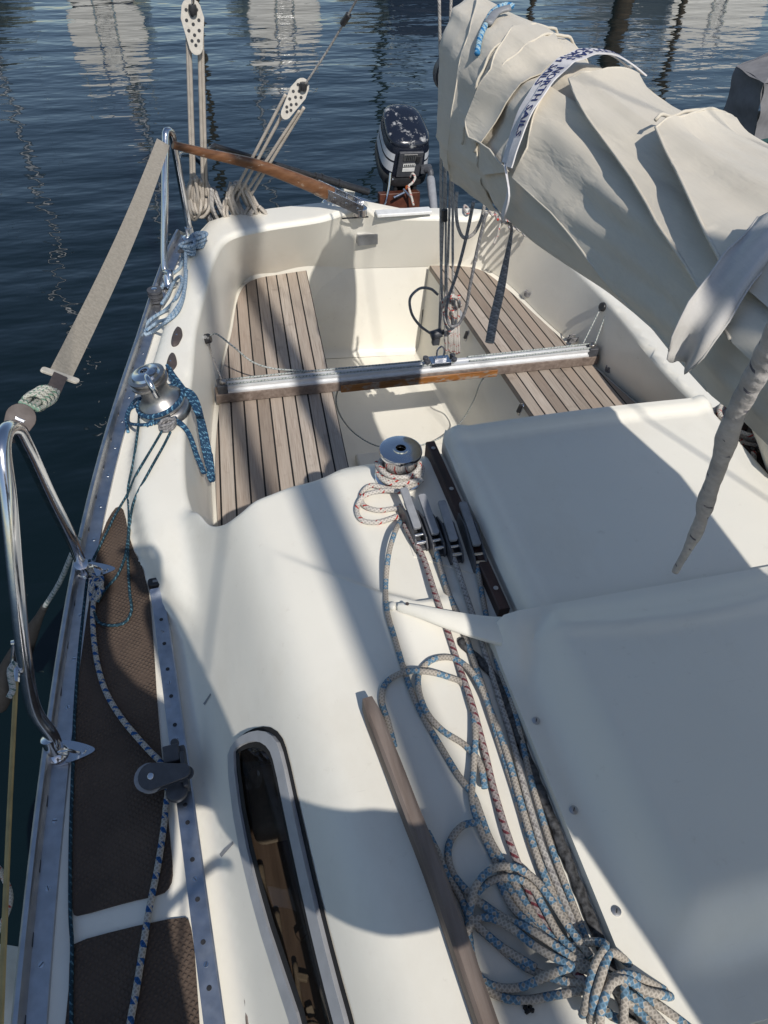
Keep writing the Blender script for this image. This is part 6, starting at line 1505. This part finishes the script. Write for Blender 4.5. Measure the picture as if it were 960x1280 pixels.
# ------------------------------------------------------------------ water
mb = MB(); xs = [-900, -200, -40, 0, 40, 200, 900]; 
vs = [(x, y, 0) for y in xs for x in xs]; fs = [(j * 7 + i, j * 7 + i + 1, (j + 1) * 7 + i + 1, (j + 1) * 7 + i) for j in range(6) for i in range(6)]
mb.add(vs, fs); wt_ = mb.build('water', M['water'], None, smooth=False); wt_.location = (0, 0, 0)
for v_, p in zip(wt_.data.vertices, vs): v_.co = p
wt_['kind'] = 'structure'

# ------------------------------------------------------------------ unseen photographer, made up and posed to cast the deck shadow
def person(x0, y0, zf):
    pr = thing('person', 'made up person out of view, posed to cast the shadow on the deck', 'person', (x0, y0, zf))
    J = dict(pel=(.02, -.06, .88), abd=(.04, -.03, 1.02), chest=(.04, .0, 1.12), neck=(.07, .05, 1.30), head=(.09, .10, 1.42), top=(.10, .12, 1.50),
             shl=(-.10, .04, 1.20), shr=(.19, .03, 1.12), ell=(-.12, .18, .92), elr=(.32, .17, .84), wl=(.08, .225, 1.265), wr=(.25, .225, 1.27),
             hl=(-.10, -.06, .84), hr=(.12, -.06, .84), kl=(-.14, .0, .46), kr=(.13, .0, .46), al=(-.14, -.08, .09), ar=(.14, -.08, .09), tl=(-.15, .08, .04), tr=(.15, .08, .04))
    Rr = dict(pel=.17, abd=.19, chest=.21, neck=.08, head=.10, top=.08, shl=.085, shr=.085, ell=.060, elr=.062, wl=.036, wr=.036, hl=.105, hr=.105, kl=.072, kr=.072, al=.05, ar=.05, tl=.04, tr=.04)
    Ed = [('pel', 'abd'), ('abd', 'chest'), ('chest', 'neck'), ('neck', 'head'), ('head', 'top'), ('chest', 'shl'), ('chest', 'shr'), ('shl', 'ell'), ('shr', 'elr'), ('ell', 'wl'), ('elr', 'wr'), ('pel', 'hl'), ('pel', 'hr'), ('hl', 'kl'), ('hr', 'kr'), ('kl', 'al'), ('kr', 'ar'), ('al', 'tl'), ('ar', 'tr')]
    def sk(name, J, Rr, Ed, root, mat, parent, sub=2):
        ks = list(J); me = bpy.data.meshes.new(name); me.from_pydata([(x0 + J[k][0], y0 + J[k][1], zf + J[k][2]) for k in ks], [(ks.index(a_), ks.index(b_)) for a_, b_ in Ed], [])
        o = bpy.data.objects.new(name, me); COL.objects.link(o); md = o.modifiers.new('skin', 'SKIN'); md.use_smooth_shade = True
        for i, k in enumerate(ks):
            sv = me.skin_vertices[0].data[i]; sv.radius = (Rr[k], Rr[k]); sv.use_root = (k == root)
        s2 = o.modifiers.new('sub', 'SUBSURF'); s2.levels = sub; s2.render_levels = sub; me.materials.append(mat); o.parent = parent; o.matrix_parent_inverse = Matrix.Translation(-Vector(parent.location)); return o
    jac = plain('dark_jacket_cloth', (.03, .035, .05), .85, 0, .2, 30); skin = plain('skin', (.45, .28, .2), .55, 0, .1, 30)
    sk('body', J, Rr, Ed, 'pel', jac, pr)
    for s, wk in ((-1, 'wl'), (1, 'wr')):
        w0 = np.array(J[wk]); JJ = {'w': tuple(w0), 'p': tuple(w0 + V3(.0, .03, .05))}; RR_ = {'w': .030, 'p': .034}; EE = [('w', 'p')]
        for k in range(4):
            b0 = w0 + V3(-.03 + .02 * k, .045, .085); JJ[f'f{k}a'] = tuple(b0); JJ[f'f{k}b'] = tuple(b0 + V3(-s * .012, .008, .03)); JJ[f'f{k}c'] = tuple(b0 + V3(-s * .035, .0, .035)); EE += [('p', f'f{k}a'), (f'f{k}a', f'f{k}b'), (f'f{k}b', f'f{k}c')]
            for q in 'abc': RR_[f'f{k}{q}'] = .0088
        JJ['t1'] = tuple(w0 + V3(-s * .035, .03, .03)); JJ['t2'] = tuple(w0 + V3(-s * .05, .035, .055)); RR_['t1'] = .011; RR_['t2'] = .009; EE += [('p', 't1'), ('t1', 't2')]
        sk('hand', JJ, RR_, EE, 'w', skin, pr, 1)
    mb = MB(); lathe(mb, (x0 + .09, y0 + .12, zf + 1.44), [(.0, -.11), (.05, -.10), (.078, -.05), (.085, .0), (.088, .06), (.07, .105), (.0, .125)], I3, 20, 0, .88, 1.08)
    lathe(mb, (x0 + .09, y0 + .205, zf + 1.44), [(0, -.02), (.012, -.015), (.013, 0), (.007, .03), (0, .035)], I3, 10)
    for s in (-1, 1): lathe(mb, (x0 + .09 + s * .076, y0 + .12, zf + 1.44), [(0, -.03), (.014, -.02), (.016, .01), (0, .03)], I3, 10)
    mb.build('face', skin, pr, angle=180)
    mb = MB(); lathe(mb, (x0 + .09, y0 + .10, zf + 1.48), [(.092, -.06), (.096, 0), (.088, .06), (.06, .095), (0, .108)], I3, 20, 0, .92, 1.05); mb.build('hair', plain('brown_hair', (.05, .03, .02), .7, 0, .2, 60), pr, angle=180)
    return pr
person(-1.0, -.31, .975)

# furled headsail on the forestay, ahead of the mast (its soft shadow falls along the coachroof)
jb = thing('furled_jib', 'furled headsail rolled round the forestay at the bow', 'sail', (-.06, -3.5, 1.1))
j0 = V3(-.06, -3.55, 1.15); j1 = V3(-.06, -.95, 9.6)
mb = MB(); tube(mb, [j0 + (j1 - j0) * t for t in np.linspace(.03, .97, 40)], lambda t: .052 - .030 * t + .004 * math.sin(t * 160), 12, raw=True); mb.build('rolled_sail', M['sail'], jb, angle=180)
mb = MB(); lathe(mb, j0, [(.07, -.02), (.07, 0), (.04, .02), (.04, .10), (.07, .12), (.07, .14)], frame(j1 - j0), 20); cyl(mb, j0 - V3(0, 0, .25), j0, .012, 8); mb.build('furling_drum', M['dkgrey'], jb)

bag = thing('shadow_bag', 'dark soft shoulder bag at the photographer\'s right hip', 'bag', (-.55, -.16, 1.62))  # invented bag out of view, shaped to throw the shadow band on the coachroof
mb = MB(); vs = []; fs = []; nU, nV = 28, 16
for i in range(nV + 1):
    t = math.pi * i / nV
    for j in range(nU):
        a = 2 * math.pi * j / nU; ca, sa = math.cos(a), math.sin(a); st_2 = abs(math.sin(t)) ** .55; nn = 1 + .16 * noise.noise(Vector((ca * 1.5, sa * 1.5, t)))
        vs.append(V3(-.555 + .165 * math.copysign(abs(ca) ** .6, ca) * st_2 * nn, -.13 + .045 * math.copysign(abs(sa) ** .6, sa) * st_2, 1.79 - .062 * math.copysign(abs(math.cos(t)) ** .7, math.cos(t)) * nn))
for i in range(nV):
    for j in range(nU): fs.append((i * nU + j, i * nU + (j + 1) % nU, (i + 1) * nU + (j + 1) % nU, (i + 1) * nU + j))
mb.add(vs, fs); mb.build('bag_body', plain('dark_bag_cloth', (.03, .03, .035), .85), bag, angle=180)
mb = MB(); tube(mb, [V3(-.66, -.13, 1.78), V3(-.76, -.20, 2.05), V3(-.93, -.30, 2.26), V3(-1.04, -.42, 2.1), V3(-.98, -.5, 1.9), V3(-.70, -.22, 1.76)], .014, 8, flat=.4); mb.build('bag_strap', plain('bag_strap_webbing', (.04, .04, .045), .85), bag, angle=180)
